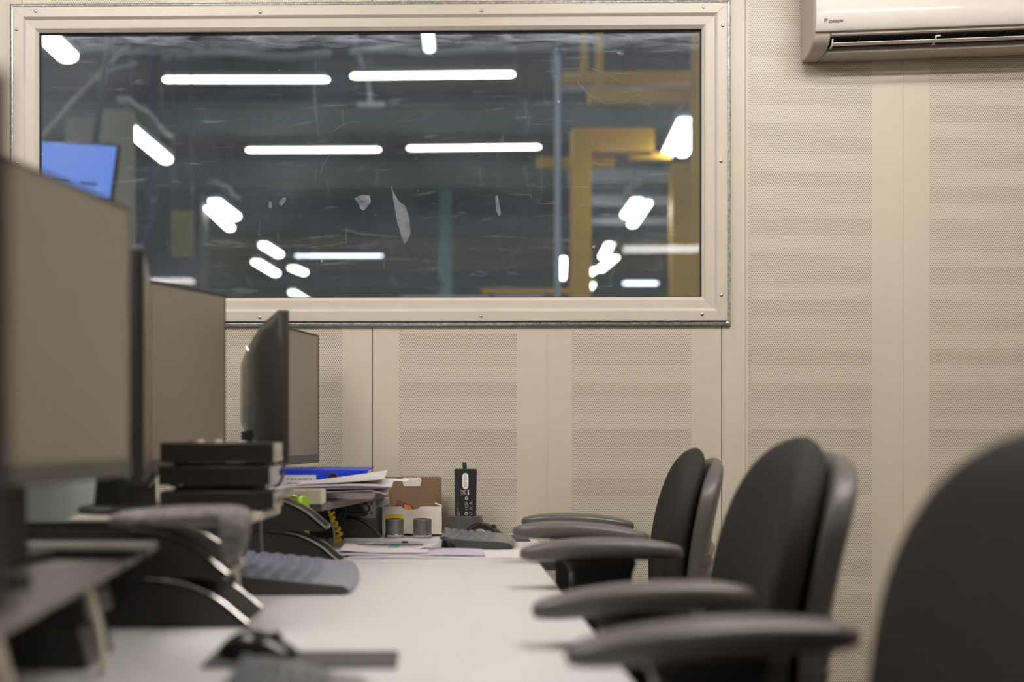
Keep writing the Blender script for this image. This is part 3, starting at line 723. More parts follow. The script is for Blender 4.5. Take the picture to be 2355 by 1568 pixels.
# ------------------------------------------------------------------ open cardboard box, bushings, dish, black carton
def cardboard_box():
    x0 = at(879, 1200, 2.845).x; x1 = at(1016, 1200, 2.845).x; w_ = x1-x0
    t = thing('cardboard_box', 'small open cardboard box, white outside and brown inside, on the far desk', 'box', ((x0+x1)/2, 2.845, DZ))
    a = w_/2; H = 0.0685; D = 0.066
    MB().box(-a, a, 0, 0.0015, 0.0003, H-0.012).build('front_wall', M['boxwhite'], t)
    # upper strip of the front with the thumb notch
    n0, n1 = -a+0.0455, -a+0.0885
    MB().box(-a, n0, 0, 0.0015, H-0.0119, H).build('front_wall', M['boxwhite'], t)
    MB().box(n1, a, 0, 0.0015, H-0.0119, H).build('front_wall', M['boxwhite'], t)
    pr = [(n0+0.0001, H-0.0119)]+[(n0+(n1-n0)*(0.5-0.5*cos(pi*k/10)), H-0.0075*sin(pi*k/10)) for k in range(11)]+[(n1-0.0001, H-0.0119)]
    MB().prism(pr, 0.0, 0.0015).build('front_wall', M['boxwhite'], t, smooth=False)
    MB().box(-a, a, D-0.0015, D, 0.0003, H).build('back_wall', M['kraft'], t)
    MB().box(-a, -a+0.0015, 0.0016, D-0.0016, 0.0003, H).build('side_wall', M['boxwhite'], t)
    MB().box(a-0.0015, a, 0.0016, D-0.0016, 0.0003, H).build('side_wall', M['boxwhite'], t)
    MB().box(-a+0.0016, a-0.0016, 0.0016, D-0.0016, 0.0003, 0.002).build('bottom', M['kraft'], t)
    for s in (-1, 1):
        fl = MB(); fl.loft([[(s*(a-0.0005), 0.004, H), (s*(a-0.0005), 0.055, H), (s*(a-0.016), 0.045, H+0.006), (s*(a-0.016), 0.010, H+0.006)], [(s*(a-0.0005), 0.004, H+0.0012), (s*(a-0.0005), 0.055, H+0.0012), (s*(a-0.016), 0.045, H+0.0072), (s*(a-0.016), 0.010, H+0.0072)]])
        fl.build('dust_flap', M['boxwhite'], t)
    # lid standing up at the back with a serrated edge
    lid = MB(); LH = 0.135
    top = []
    k = 34
    for i in range(k+1): top.append((-a+0.003+(w_-0.003)*i/k, LH+(0.0009 if i % 2 else -0.0004)))
    lid.prism([(-a+0.003, H)]+top+[(a, H)], D-0.0012, D+0.0006)
    lid.build('lid', M['kraft'], t, smooth=False)
    tb = MB(); tb.prism([(-a+0.046, 0.131), (-a+0.050, 0.134), (-a+0.088, 0.134), (-a+0.0915, 0.128), (-a+0.0875, 0.113), (-a+0.050, 0.113), (-a+0.046, 0.121)], D-0.0022, D-0.0013)
    tb.build('tuck_tab', M['boxwhite'], t, smooth=False)
    MB().box(-a+0.008, -a+0.0485, -0.0006, 0.0, 0.030, 0.051).build('sticker', M['yellow'], t)
    pk = MB()
    for x, l in ((0.010, 0.006), (0.022, 0.009), (0.043, 0.003)): pk.box(-a+x, -a+x+l, -0.0009, -0.0007, 0.0475, 0.0485)
    pk.build('print', M['ink'], t)
    c = MB(); c.prism([(-a+0.025, 0.060), (-a+0.035, 0.082), (-a+0.060, 0.072), (-a+0.075, 0.062)], 0.040, 0.041)
    tag(xf(c, Matrix.Translation(((x0+x1)/2, 2.845, DZ))).build('card', M['magenta'], smooth=False), 'dark plum card standing inside the open cardboard box', 'card')
    c = MB(); c.prism([(-a+0.050, 0.060), (-a+0.052, 0.0725), (-a+0.066, 0.0685), (-a+0.07, 0.060)], 0.020, 0.021)
    tag(xf(c, Matrix.Translation(((x0+x1)/2, 2.845, DZ))).build('card', M['orange'], smooth=False), 'orange card peeking out of the open cardboard box', 'card')
cardboard_box()
def bushing(px0, px1, label):
    x = (at(px0, 0, 2.80).x+at(px1, 0, 2.80).x)/2
    t = thing('steel_bushing', label, 'metal cylinder', (x, 2.795, DZ), group='turned steel bushings on the far desk')
    r = 0.0212
    MB().lathe([(0.0165, 0.0435), (0.0165, 0.001), (0.0005, 0.001), (0.0005, 0.0002), (r+0.0004, 0.0002), (r+0.0006, 0.003), (r+0.0004, 0.0115), (r-0.0008, 0.0125), (r, 0.0135), (r, 0.0425), (r-0.001, 0.0435), (0.0165, 0.0435)], n=48).build('sleeve', M['steel'], t)
    MB().lathe([(r+0.0007, 0.0045), (r+0.0011, 0.0055), (r+0.0011, 0.0095), (r+0.0007, 0.0105)], n=48).build('collar', M['chrome'], t)
bushing(886, 930, 'left turned steel bushing, in front of the yellow sticker of the cardboard box')
bushing(949, 993, 'right turned steel bushing, before the plain half of the cardboard box')
tag(MB().tube([(-0.085, 2.826, 0.7435), (-0.06, 2.828, 0.7445), (-0.045, 2.824, 0.744), (-0.03, 2.828, 0.7435), (0.01, 2.83, 0.7432), (0.035, 2.827, 0.744)], 0.0026, 8).build('cable', M['black']), 'short black cable lying behind the two steel bushings', 'cable')

def dish():
    c = at(1071, 1200, 2.865).x
    t = thing('round_holder', 'round grey plastic holder with orange base, holding the upright black carton', 'holder', (c, 2.868, DZ))
    MB().lathe([(0.034, 0.0445), (0.032, 0.018), (0.0005, 0.018), (0.0005, 0.0155), (0.0415, 0.0155), (0.0425, 0.018), (0.0385, 0.0445), (0.0375, 0.0455), (0.035, 0.0455)], n=48).build('bowl', M['chin'], t)
    MB().lathe([(0.0005, 0.0), (0.036, 0.0), (0.037, 0.002), (0.037, 0.0130), (0.036, 0.0152), (0.0005, 0.0152)], n=48).build('base', M['orange'], t)
    zb = 0.0185
    k = thing('black_carton', 'tall narrow black carton with white symbols, upright in the grey holder', 'carton', (c-0.0005, 2.866, DZ+zb), 0.0)
    W, H, D = 0.0262, 0.137, 0.024
    MB().loft([[(-W*q, -D/2, z), (W*q, -D/2, z), (W*q, D/2, z), (-W*q, D/2, z)] for q, z in ((0.93, 0.0), (1.0, H))]).build('case', M['blackmatte'], k, bevel=0.0006)
    MB().loft([[(-0.0065, -0.001, H), (0.0035, -0.001, H), (0.0035, 0.001, H), (-0.0065, 0.001, H)], [(-0.0078, -0.001, H+0.016), (0.0022, -0.001, H+0.016), (0.0022, 0.001, H+0.016), (-0.0078, 0.001, H+0.016)]]).build('pull_tab', M['black_hole'], k)
    yy = -D/2-0.0006
    def px2(x, y): return ((x-1071)*0.001022+0.0005, (1192-y)*0.001022+0.0275)   # measured on the carton's face
    pill = []
    cx_, z0 = px2(1070, 1112); r = 0.0071
    for a in range(0, 181, 15): pill.append((cx_+r*cos(R(a)), z0+0.0118+r*sin(R(a))))
    for a in range(180, 361, 15): pill.append((cx_+r*cos(R(a)), z0-0.0118+r*sin(R(a))))
    MB().prism(pill, yy, yy+0.0006).build('label', M['label'], k, smooth=False)
    ln = MB()
    for q in range(7):
        z = z0+0.012-q*0.004; ln.box(cx_-0.003, cx_+0.003, yy-0.0002, yy-0.0001, z-0.0008, z+0.0008)
    ln.build('print', M['ink'], k, smooth=False)
    s = MB(); rr = 0.00032; ys = yy-0.0001+0.0004
    def line(pts): s.tube([(px2(x, y)[0], ys, px2(x, y)[1]) for x, y in pts], rr, 4)
    line([(1059, 1131.5), (1073, 1144.5)]); line([(1059, 1144.5), (1073, 1131.5)])          # crossed-out bin, lying on its side
    line([(1061, 1134), (1071, 1133), (1071, 1142), (1061, 1141), (1061, 1134)]); line([(1064, 1136), (1069, 1136), (1069, 1140)])
    x, z = px2(1076.5, 1138); s.box(x-0.0014, x+0.0014, ys-0.0003, ys+0.0002, z-0.0058, z+0.0058)
    def circ(cx, cy, r_, a0=0, a1=360): line([(cx+r_*cos(R(a0+(a1-a0)*i/14)), cy+r_*sin(R(a0+(a1-a0)*i/14))) for i in range(15)])
    circ(1072.5, 1151.5, 3.6); circ(1072.5, 1151.5, 3.0); circ(1072.5, 1151.5, 1.3)
    line([(1069, 1160), (1076, 1160), (1076, 1167), (1069, 1167), (1069, 1160)]); circ(1072.5, 1163.5, 1.5)
    for cy in (1162.5, 1174.5): line([(1079, cy), (1086, cy-4), (1086, cy+4), (1079, cy)]); line([(1082, cy), (1085, cy)])
    circ(1072.5, 1169.5, 3.2, 10, 170); circ(1072.5, 1175.5, 3.2, 10, 170); line([(1072.5, 1175.8), (1072.5, 1178)])  # CE turned on its side
    circ(1072, 1187, 3.6); circ(1072, 1187, 3.0); line([(1070, 1187), (1074, 1187), (1074, 1184)])
    line([(1079, 1184), (1085, 1183), (1085, 1188), (1080, 1190), (1079, 1184)])
    line([(1053.5, 1159), (1052.5, 1192)]); line([(1056, 1182), (1055.5, 1192)])
    s.build('symbol', M['label'], k, smooth=False)
dish()

# small grey enclosure against the wall, behind the far stand
def jbox():
    x0, x1 = at(862, 1200, 2.90).x, at(906, 1200, 2.90).x
    t = thing('grey_enclosure', 'grey equipment box with white printed label, left of the open cardboard box', 'equipment box', (-0.165, 2.885, DZ))
    MB().box(-0.06, 0.060, -0.018, 0.028, 0.0, 0.088).build('case', M['jbox'], t, bevel=0.002)
    MB().box(-0.045, 0.030, -0.019, -0.018, 0.040, 0.083).build('label', M['label'], t)
    mb = MB()
    for k in range(7): mb.box(-0.038+k*0.009, -0.033+k*0.009, -0.0197, -0.0191, 0.070, 0.078)
    for k in range(7): mb.box(-0.038+k*0.009, -0.033+k*0.009, -0.0197, -0.0191, 0.048, 0.056)
    mb.build('print', M['ink'], t)
jbox()

# ================================================================== KEYBOARDS, MICE, PAPERS
def keyboard(label, x_tip, y_near, depth, length, yaw=0.0, hgt=0.036, pm=None, km=None):
    t = thing('keyboard', label, 'keyboard', (x_tip, y_near, DZ), yaw, group='dark curved keyboards on the desks')
    d = depth
    def prof(k):                                # outline in x (tip at 0, back at -d) and z
        return [(-d*0.80, 0.0005), (-d*0.16, 0.0005), (-d*0.02, 0.004), (0.0, 0.008), (-d*0.05, 0.0150), (-d*0.26, 0.0185+k), (-d*0.60, hgt*0.80+k), (-d*0.90, hgt*0.97+k), (-d, hgt*0.88), (-d*0.97, hgt*0.78), (-d*0.84, hgt*0.45)]
    rings = []
    for i in range(13):
        f = i/12; e = 1-abs(2*f-1)**8*0.10; bow = 0.010*sin(f*pi)
        rings.append([(x*e+bow, f*length, z*(0.97 if i in (0, 12) else 1)) for x, z in prof(0.0)])
    kb = MB(); rv = [[kb.bm.verts.new(p) for p in r] for r in rings]; n = len(rings[0])
    for a, b in zip(rv, rv[1:]):
        for i in range(n): kb.face([a[i], a[(i+1) % n], b[(i+1) % n], b[i]], 1 if 2 <= i <= 6 else 0)
    kb.face(rv[0][::-1], 0); kb.face(rv[-1], 0)
    kb.build('body', [M['darkgrey'], pm or M['kbtop']], t, bevel=0.0012)
    slope = (hgt*0.80-0.0175)/(d*0.34)
    for r in range(6):
        kb = MB(); xc = -d*(0.33+r*0.115)
        ncol = int(length/0.019)-1
        zc = 0.0175+(-xc-d*0.26)*slope
        if -xc > d*0.6: zc = hgt*0.80+(-xc-d*0.6)*(hgt*0.17)/(d*0.3)
        kd = d*0.040
        for c in range(ncol):
            y = 0.012+c*0.019; bow = 0.010*sin(min(1, (y+0.008)/length)*pi)
            sl = math.atan(slope if -xc < d*0.6 else hgt*0.17/(d*0.3))
            k = [(xc+bow+sx*kd*q, y+sy*0.0075*q+0.0075, zc+dz-sx*kd*q*math.tan(sl)) for (q, dz) in ((1.08, 0.0004), (0.74, 0.0055)) for (sx, sy) in ((-1, -1), (1, -1), (1, 1), (-1, 1))]
            v = [kb.bm.verts.new(p) for p in k]
            for q in ((0, 1, 2, 3), (4, 5, 6, 7), (0, 1, 5, 4), (1, 2, 6, 5), (2, 3, 7, 6), (3, 0, 4, 7)): kb.face([v[i] for i in q])
        kb.build('key_row', km or M['key'], t, smooth=False, bevel=0.0005)
    MB().prism([(-d*0.93, 0.0), (-d*0.84, 0.0), (-d*0.86, hgt*0.42), (-d*0.92, hgt*0.6)], 0.03, 0.05).build('foot', M['black'], t)
    MB().prism([(-d*0.93, 0.0), (-d*0.84, 0.0), (-d*0.86, hgt*0.42), (-d*0.92, hgt*0.6)], length-0.05, length-0.03).build('foot', M['black'], t)
    return t
keyboard('dark grey keyboard on the far desk in front of the black carton', 0.164, 2.515, 0.160, 0.22, R(-2), 0.0255)
keyboard('keyboard with painted blue sheen, mid near desk, beside the middle black stand', -0.126, 1.83, 0.205, 0.34, R(2), 0.032, M['kbpalm_sheen'], M['key_sheen'])
keyboard('nearest blurred grey keyboard at the bottom of the picture, in front of the mouse', -0.068, 0.80, 0.125, 0.36, R(-1))
def mouse(label, x0, x1, y, wd, h, yaw=0, clear=False):
    L_ = x1-x0
    t = thing('computer_mouse', label, 'mouse', ((x0+x1)/2, y, DZ), yaw, group='black computer mice on the desks')
    rings = []
    for i in range(15):
        f = i/14; x = -L_/2+L_*f; s_ = math.sqrt(max(0.0, 1-(2*f-1)**2)); e = max(0.06, s_**0.75)
        hump = h*(0.25+0.75*sin(pi*min(1, f**0.8)))*e**0.35 if 0 < f < 1 else h*0.15
        rings.append([(x, wd/2*e*cos(a), 0.001+(hump*sin(a) if a <= pi else 0.0)) for a in [pi*k/12 for k in range(13)]])
    MB().loft(rings).build('shell', M['gloss'], t, sub=1)
    MB().tube([(L_*0.22, -0.003, h*0.70), (L_*0.22, 0.003, h*0.70)], 0.007, 14).build('scroll_wheel', M['darkgrey'], t)
    return t
mouse('glossy black mouse on the far desk behind the keyboard', 0.065, 0.167, 2.79, 0.06, 0.036, R(-20))
mouse('blurred black mouse on the grey mat on the near desk', -0.236, -0.146, 1.322, 0.060, 0.029, R(0))
tag(MB().box(-0.243, -0.0385, 1.268, 1.357, DZ, DZ+0.003).build('mouse_mat', M['matgrey'], bevel=0.001), 'small dark grey mat under the near mouse', 'mouse mat')
bpy.data.objects['computer_mouse.001'].location.z = DZ+0.0032
tag(MB().box(0.150, 0.215, 2.70, 2.84, DZ, DZ+0.003).build('mouse_mat', M['matgrey'], bevel=0.001), 'dark mat at the right edge of the far desk, beyond the armrests', 'mouse mat')

g = 'loose papers lying on the far desk'
sheet('paper_sheet', 'wide white sheet lying on the far desk beside the keyboard', -0.165, 0.190, 2.345, 2.50, lambda f, g_: DZ+0.0008+0.0006*sin(f*7), 0.0012, group=g)
sheet('paper_sheet', 'lilac-edged sheet lying on top of the wide white sheet on the far desk', -0.180, 0.10, 2.37, 2.50, lambda f, g_: DZ+0.0032+0.0009*sin(f*9+1), 0.0012, 'paper2', group=g)
sheet('paper_sheet', 'white sheet with a raised left corner under the grey pen', -0.185, -0.01, 2.40, 2.56, lambda f, g_: DZ+0.0056+0.007*max(0, 0.35-f)*2, 0.0008, group=g)
sheet('paper_sheet', 'small sheet rising to a peak at the left end of the far keyboard', -0.045, 0.012, 2.47, 2.50, lambda f, g_: DZ+0.006+0.014*f**2, 0.0008, group=g)
def pen():
    t = thing('utility_knife', 'slim grey pen-like knife lying on papers with a teal tag', 'knife', (-0.095, 2.505, DZ+0.0085), R(1))
    MB().tube([(-0.062, 0, 0.003), (-0.045, 0, 0.0048), (-0.02, 0, 0.005), (0.06, 0, 0.0045), (0.075, 0, 0.004)], [0.0005, 0.003, 0.0042, 0.004, 0.0025], 10).build('barrel', M['greypen'], t)
    MB().box(0.030, 0.042, -0.004, 0.004, 0.0075, 0.0105).build('clip', M['black'], t)
    MB().loft([[(0.0, -0.012, -0.002), (0.022, -0.014, -0.002), (0.026, -0.006, 0.001), (0.004, -0.004, 0.0)], [(0.0, -0.012, -0.0014), (0.022, -0.014, -0.0014), (0.026, -0.006, 0.0016), (0.004, -0.004, 0.0006)]]).build('tag', M['teal'], t)
pen()

# ================================================================== CHAIRS
def superring(cx, cy, a, b, n=24, e=0.75):
    out = []
    for k in range(n):
        t_ = 2*pi*k/n; c, s_ = cos(t_), sin(t_)
        out.append((cx+a*(abs(c)**e)*(1 if c >= 0 else -1), cy+b*(abs(s_)**e)*(1 if s_ >= 0 else -1)))
    return out
def office_chair(label, x_arm, y, yaw, top, xb, lean, armz, tilt=(0, 0), span=0.255):
    """x_arm: where the armrests begin; xb: face of the backrest behind that; top: height of the cushion"""
    t = thing('office_chair', label, 'chair', (x_arm+0.13, y, 0), yaw, group='black task chairs along the desks')
    ox = -0.13
    def face(z):
        if z < 0.70: return xb+ox+0.02*((0.70-z)/0.2)**2*0.6
        return xb+ox+lean*((z-0.70)/(top-0.70))**1.35
    def back(zlo, zhi, w, th, off, name, m, curve=0.022, bellows=False, e=0.42, rnd=0.19, pw=2.6):
        rings = []; N = 30
        for i in range(N+1):
            f = i/N
            f2 = 0.5-0.5*cos(pi*f) if not bellows else f
            z = zlo+(zhi-zlo)*f2
            zs = zhi-rnd
            k = 1.0
            if z > zs: k = math.sqrt(max(0.0, 1-((z-zs)/(zhi-zs))**pw))
            if z < zlo+0.06: k = min(k, 0.78+0.22*math.sqrt(max(0, 1-((zlo+0.06-z)/0.06)**2)))
            k = max(k, 0.12)
            kt = min(1.0, max(0.15, math.sqrt(max(0.0, 1-max(0, (z-(zhi-0.05))/0.05)**2)))) * (0.4+0.6*min(1.0, math.sqrt(max(0, (z-zlo)/0.04))))
            tt = th*kt
            if bellows and zlo+0.10 < z < zlo+0.22: tt += 0.009*(((z-zlo-0.10)/0.04) % 1.0)
            x0 = face(z)+off
            rings.append([(x0+th/2+px-curve*(py/w)**2*1.0, py, z) for px, py in superring(0, 0, tt/2, w*k, 40, e)])
        return MB().loft(rings).build(name, m, t)
    back(0.50, top, 0.195, 0.048, -0.006, 'backrest', M['fabric'])
    sh = back(0.50, top-0.020, 0.195, 0.037, 0.043, 'back_shell', M['shell'], e=0.3, rnd=0.12, pw=3.2)
    # bellows on the spine of the shell
    for k in range(4):
        z = 0.765-k*0.026; xs = face(z)+0.043+0.037
        rb = MB()
        rings = []
        for q in range(-8, 9):
            yy = 0.193*q/8; xx = xs-0.022*(yy/0.195)**2-0.001-0.004*abs(q/8)**3; dz = 0.010*abs(q/8)
            rings.append([(xx-0.006, yy, z-dz), (xx+0.009, yy, z-0.002-dz), (xx+0.001, yy, z-0.024-dz), (xx-0.008, yy, z-0.024-dz)])
        rb.loft(rings).build('shell_rib', M['shell'], t)
    # seat
    rings = []
    for i in range(13):
        f = i/12; x = ox+0.0-0.11+0.42*f; k = max(0.25, (1-abs(2*f-1)**5))**0.5
        rings.append([(x, py, 0.475+pz+0.010*cos(pi*f)) for py, pz in superring(0, 0, 0.235*(0.72+0.28*k), 0.034*(0.35+0.65*k), 28, 0.6)])
    MB().loft(rings).build('seat', M['fabric'], t)
    MB().box(-0.12, 0.10, -0.15, 0.15, 0.405, 0.440).build('seat_plate', M['blackmatte'], t, bevel=0.006)
    MB().prism([(0.05, 0.415), (0.05, 0.435), (face(0.5)+0.06, 0.455), (face(0.5)+0.075, 0.60), (face(0.5)+0.095, 0.60), (face(0.5)+0.085, 0.43)], -0.035, 0.035).build('back_bracket', M['blackmatte'], t, bevel=0.003)
    # armrests
    for s, side in ((-1, 0), (1, 1)):
        az = armz[side]; ty = tilt[side]
        rings = []
        N = 18
        for i in range(N+1):
            f = i/N; x = ox+span*f
            e = max(0.05, (1-abs(2*f-1)**3.0))**0.5
            th = 0.0165*(0.30+0.70*e); wd = 0.033*(0.30+0.70*e)
            zc = az+ty*(f-0.5)+0.006*sin(pi*f)-0.004*(1-f)**3
            rings.append([(x, s*0.252+py, zc+pz) for py, pz in superring(0, 0, wd, th, 24, 0.6)])
        MB().loft(rings).build('armrest', M['arm'], t, sub=1)
        zz = az-0.012
        MB().loft([[(-0.062, s*0.252-0.022, zz), (0.052, s*0.252-0.022, zz), (0.052, s*0.252+0.022, zz), (-0.062, s*0.252+0.022, zz)],
                   [(-0.050, s*0.252-0.018, zz-0.02), (0.045, s*0.252-0.018, zz-0.02), (0.045, s*0.252+0.018, zz-0.02), (-0.050, s*0.252+0.018, zz-0.02)],
                   [(-0.045, s*0.252-0.016, 0.50), (0.040, s*0.252-0.016, 0.50), (0.040, s*0.252+0.016, 0.50), (-0.045, s*0.252+0.016, 0.50)],
                   [(-0.040, s*0.235-0.016, 0.425), (0.035, s*0.235-0.016, 0.425), (0.035, s*0.235+0.016, 0.425), (-0.040, s*0.235+0.016, 0.425)]]).build('arm_post', M['black'], t, bevel=0.004)
        MB().box(-0.04, 0.035, min(s*0.10, s*0.219), max(s*0.10, s*0.219), 0.424, 0.436).build('arm_bracket', M['black'], t)
    # column, star base, castors
    MB().lathe([(0.0005, 0.10), (0.026, 0.10), (0.026, 0.28), (0.015, 0.28), (0.015, 0.404), (0.0005, 0.404)], 0, 0, 24).build('column', M['black'], t)
    for k in range(5):
        a = 2*pi*k/5+0.3; d = Vector((cos(a), sin(a), 0)); n_ = Vector((-sin(a), cos(a), 0))
        lg = MB(); rings = []
        for r_, w_, z0, z1 in ((0.02, 0.028, 0.075, 0.125), (0.15, 0.024, 0.068, 0.105), (0.30, 0.018, 0.060, 0.080)):
            rings.append([tuple(d*r_+n_*w_+Vector((0, 0, z0))), tuple(d*r_-n_*w_+Vector((0, 0, z0))), tuple(d*r_-n_*w_*0.7+Vector((0, 0, z1))), tuple(d*r_+n_*w_*0.7+Vector((0, 0, z1)))])
        L_ = lg.loft(rings).build('base_arm', M['black'], t, bevel=0.003)
        cs = MB(); c0 = d*0.295
        for q in (-1, 1): cs.tube([tuple(c0+n_*0.006*q+Vector((0, 0, 0.0275))), tuple(c0+n_*0.024*q+Vector((0, 0, 0.0275)))], 0.027, 20)
        cs.tube([tuple(c0+Vector((0, 0, 0.0275))), tuple(c0+Vector((0, 0, 0.064)))], 0.006, 10)
        cs.build('castor', M['black'], L_)
    return t
office_chair('farthest black office chair, its back before the perforated wall', 0.172, 2.505, R(-6), 0.951, 0.300, 0.045, (0.7955, 0.7775), (-0.016, -0.012))
office_chair('middle black office chair, second from the end wall', 0.123, 1.650, R(-2.5), 0.979, 0.294, 0.061, (0.792, 0.798), (0.016, 0.0))
office_chair('nearest black office chair, cut off by the right border of the picture', 0.115, 0.825, R(0), 0.993, 0.258, 0.042, (0.80, 0.800), (0.012, 0.015), span=0.262)

# ================================================================== FACTORY HALL BEHIND THE WINDOW
HM = {}
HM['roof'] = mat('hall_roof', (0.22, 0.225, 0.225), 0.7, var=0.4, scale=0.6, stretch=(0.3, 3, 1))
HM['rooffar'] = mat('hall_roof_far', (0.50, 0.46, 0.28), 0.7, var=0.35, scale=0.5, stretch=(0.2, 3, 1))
HM['purlin'] = mat('hall_purlin', (0.10, 0.105, 0.12), 0.6)
HM['green'] = mat('green_steel', (0.16, 0.22, 0.205), 0.5, var=0.1, scale=2)
HM['greencol'] = mat('green_steel_light', (0.22, 0.42, 0.42), 0.5, var=0.08, scale=2)
HM['yellow'] = mat('yellow_crane', (0.78, 0.44, 0.02), 0.5, var=0.1, scale=2)
HM['grey'] = mat('grey_pipe', (0.55, 0.58, 0.64), 0.4, var=0.05)
HM['house'] = mat('lamp_housing', (0.5, 0.5, 0.52), 0.5)
HM['dark'] = mat('hall_dark', (0.05, 0.055, 0.062), 0.7)
HM['olive'] = mat('hall_olive', (0.26, 0.26, 0.09), 0.7, var=0.15, scale=1)
HM['beige'] = mat('hall_beige', (0.45, 0.41, 0.31), 0.6, var=0.15, scale=1)
HM['blue'] = mat('roof_light', (0.20, 0.28, 0.42), 0.6, var=0.15, scale=1)
HM['violet'] = mat('violet_hose', (0.07, 0.06, 0.16), 0.6)
HM['floor'] = mat('hall_floor', (0.30, 0.30, 0.28), 0.6, var=0.1, scale=1)
HM['lamp'] = mat('hall_tube', (0.9, 0.9, 0.9), 0.4, emit=(1.0, 0.97, 0.86), estr=HALL_LAMP)
HM['lampcold'] = mat('hall_tube_cold', (0.9, 0.9, 0.9), 0.4, emit=(0.80, 0.86, 1.0), estr=HALL_LAMP*0.45)
HM['screen'] = mat('hall_screen', (0.02, 0.03, 0.08), 0.3, emit=(0.14, 0.27, 0.82), estr=0.85)

RZ = 5.3
tag(MB().box(-16, 16, 3.2, 48, -0.12, -0.02).build('floor', HM['floor'], smooth=False), kind='structure')
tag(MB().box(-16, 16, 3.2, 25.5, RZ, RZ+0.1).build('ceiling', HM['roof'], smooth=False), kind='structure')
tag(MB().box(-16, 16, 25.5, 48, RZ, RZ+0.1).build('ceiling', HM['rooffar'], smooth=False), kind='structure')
tag(MB().box(-16, 16, 47.9, 48, 0, RZ).build('wall_far', HM['olive'], smooth=False), kind='structure')
tag(MB().box(-16.1, -16, 3.2, 48, 0, 1.6).build('wall_hall_left', HM['roof'], smooth=False), kind='structure')  # both unseen side walls cut low so sky light fills the hall
tag(MB().box(16, 16.1, 3.2, 48, 0, 1.6).build('wall_hall_right', HM['roof'], smooth=False), kind='structure')
# bluish roof lights set in the ceiling
k = 0
for px0, px1, y in ((-600, 640, 22), (690, 1010, 23.5), (1050, 1240, 23.0), (1380, 1530, 22), (560, 900, 33), (950, 1250, 34), (480, 800, 14.8), (1000, 1280, 15.6)):
    a, b = (px0-PX)*y/F, (px1-PX)*y/F
    o = MB().box(a, b, y, y+3.4 if y > 20 else y+1.0, RZ-0.03, RZ-0.005).build('ceiling_panel', HM['blue'], smooth=False); k += 1
    tag(o, kind='structure')
for y in [9.6, 10.9, 12.2, 13.3, 15.6, 18.4, 20.6, 24.5, 27.5, 31, 35, 40]:
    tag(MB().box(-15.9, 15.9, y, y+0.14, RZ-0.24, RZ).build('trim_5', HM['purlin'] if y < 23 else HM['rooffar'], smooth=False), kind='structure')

def hbox(name, label, cat, px0, px1, py0, py1, Z, dz, m, group=None, kind=None):
    """a straight steel member measured on the photograph at distance Z, dz deep"""
    a, b = at(px0, py1, Z), at(px1, py0, Z)
    o = MB().box(a.x, b.x, Z, Z+dz, a.z, b.z).build(name, HM[m], smooth=False, bevel=0.004)
    if kind: tag(o, kind=kind)
    else: tag(o, label, cat, group)
    return o
def held(o, up=True):
    """thin rods that carry a hall member from the roof, or posts that stand it on the floor"""
    xs = [v.co.x for v in o.data.vertices]; ys = [v.co.y for v in o.data.vertices]; zs = [v.co.z for v in o.data.vertices]
    y = (min(ys)+max(ys))/2
    for f in (0.12, 0.88):
        x = min(xs)+(max(xs)-min(xs))*f
        near = min(o.data.vertices, key=lambda v: abs(v.co.x-x)).co.z if up is None else 0
        z0, z1 = (max(zs), RZ-0.001) if up else (-0.02, min(zs))
        MB().tube([(x, y, z0), (x, y, z1)], 0.007 if up else 0.03, 6).build('suspension_rod' if up else 'post', HM['purlin'], o)
    return o
def ibeam(name, label, px0, px1, py0, py1, Z, m, group, depth=0.2):
    a, b = at(px0, py1, Z), at(px1, py0, Z)
    t = thing(name, label, 'steel beam', (0, Z, a.z), group=group)
    h = b.z-a.z; f = min(0.03, h*0.12)
    MB().box(a.x, b.x, depth*0.44, depth*0.56, f, h-f).build('web', HM[m], t, smooth=False)
    MB().box(a.x, b.x, 0, depth, 0, f-0.0005).build('flange', HM[m], t, smooth=False)
    MB().box(a.x, b.x, 0, depth, h-f+0.0005, h).build('flange', HM[m], t, smooth=False)
    return t
gb = 'green roof beams of the hall'
ibeam('steel_beam', 'upper green roof beam crossing the whole hall window', -400, 2600, 236, 300, 12.4, 'green', gb)
ibeam('steel_beam', 'middle green roof beam below the second row of lights', -800, 2900, 372, 428, 15.2, 'green', gb)
ibeam('steel_beam', 'dark lower roof beam above the green column', -800, 2900, 500, 538, 22.8, 'green', gb)
ibeam('steel_beam', 'faint lowest roof beam near the bottom of the window', -800, 2900, 636, 662, 26.0, 'green', gb)
for n_, px, Z, col, lab in (('steel_column', 1024, 18.5, 'greencol', 'pale green steel column in the middle of the hall'),):
    a = at(px-15, 0, Z).x; b = at(px+15, 0, Z).x
    tag(MB().box(a, b, Z, Z+0.2, 0, at(0, 430, Z).z).build(n_, HM[col], smooth=False, bevel=0.005), lab, 'column')
a = at(1282, 0, 7.2)
tag(MB().tube([(a.x, 7.2, 0), (a.x, 7.2, 3.2), (a.x+0.005, 7.2, at(0, 150, 7.2).z)], 0.0185, 16).build('pipe', HM['grey']), 'slender upright grey pipe left of the yellow crane frame', 'pipe')
tag(MB().tube([(a.x+0.06, 7.6, RZ), (a.x+0.06, 7.6, at(0, 60, 7.6).z), (a.x+0.03, 7.6, at(0, 120, 7.6).z), (a.x+0.005, 7.4, at(0, 175, 7.4).z)], 0.026, 12).build('pipe', HM['greencol']), 'short green pipe bend at the top of the upright grey pipe', 'pipe')
gy = 'yellow crane frame members'
def ycol(px0, px1, py0, Z, lab):
    a, b = at(px0, 0, Z).x, at(px1, 0, Z).x
    tag(MB().box(a, b, Z, Z+0.18, 0, at(0, py0, Z).z).build('crane_column', HM['yellow'], smooth=False, bevel=0.004), lab, 'crane column', gy)
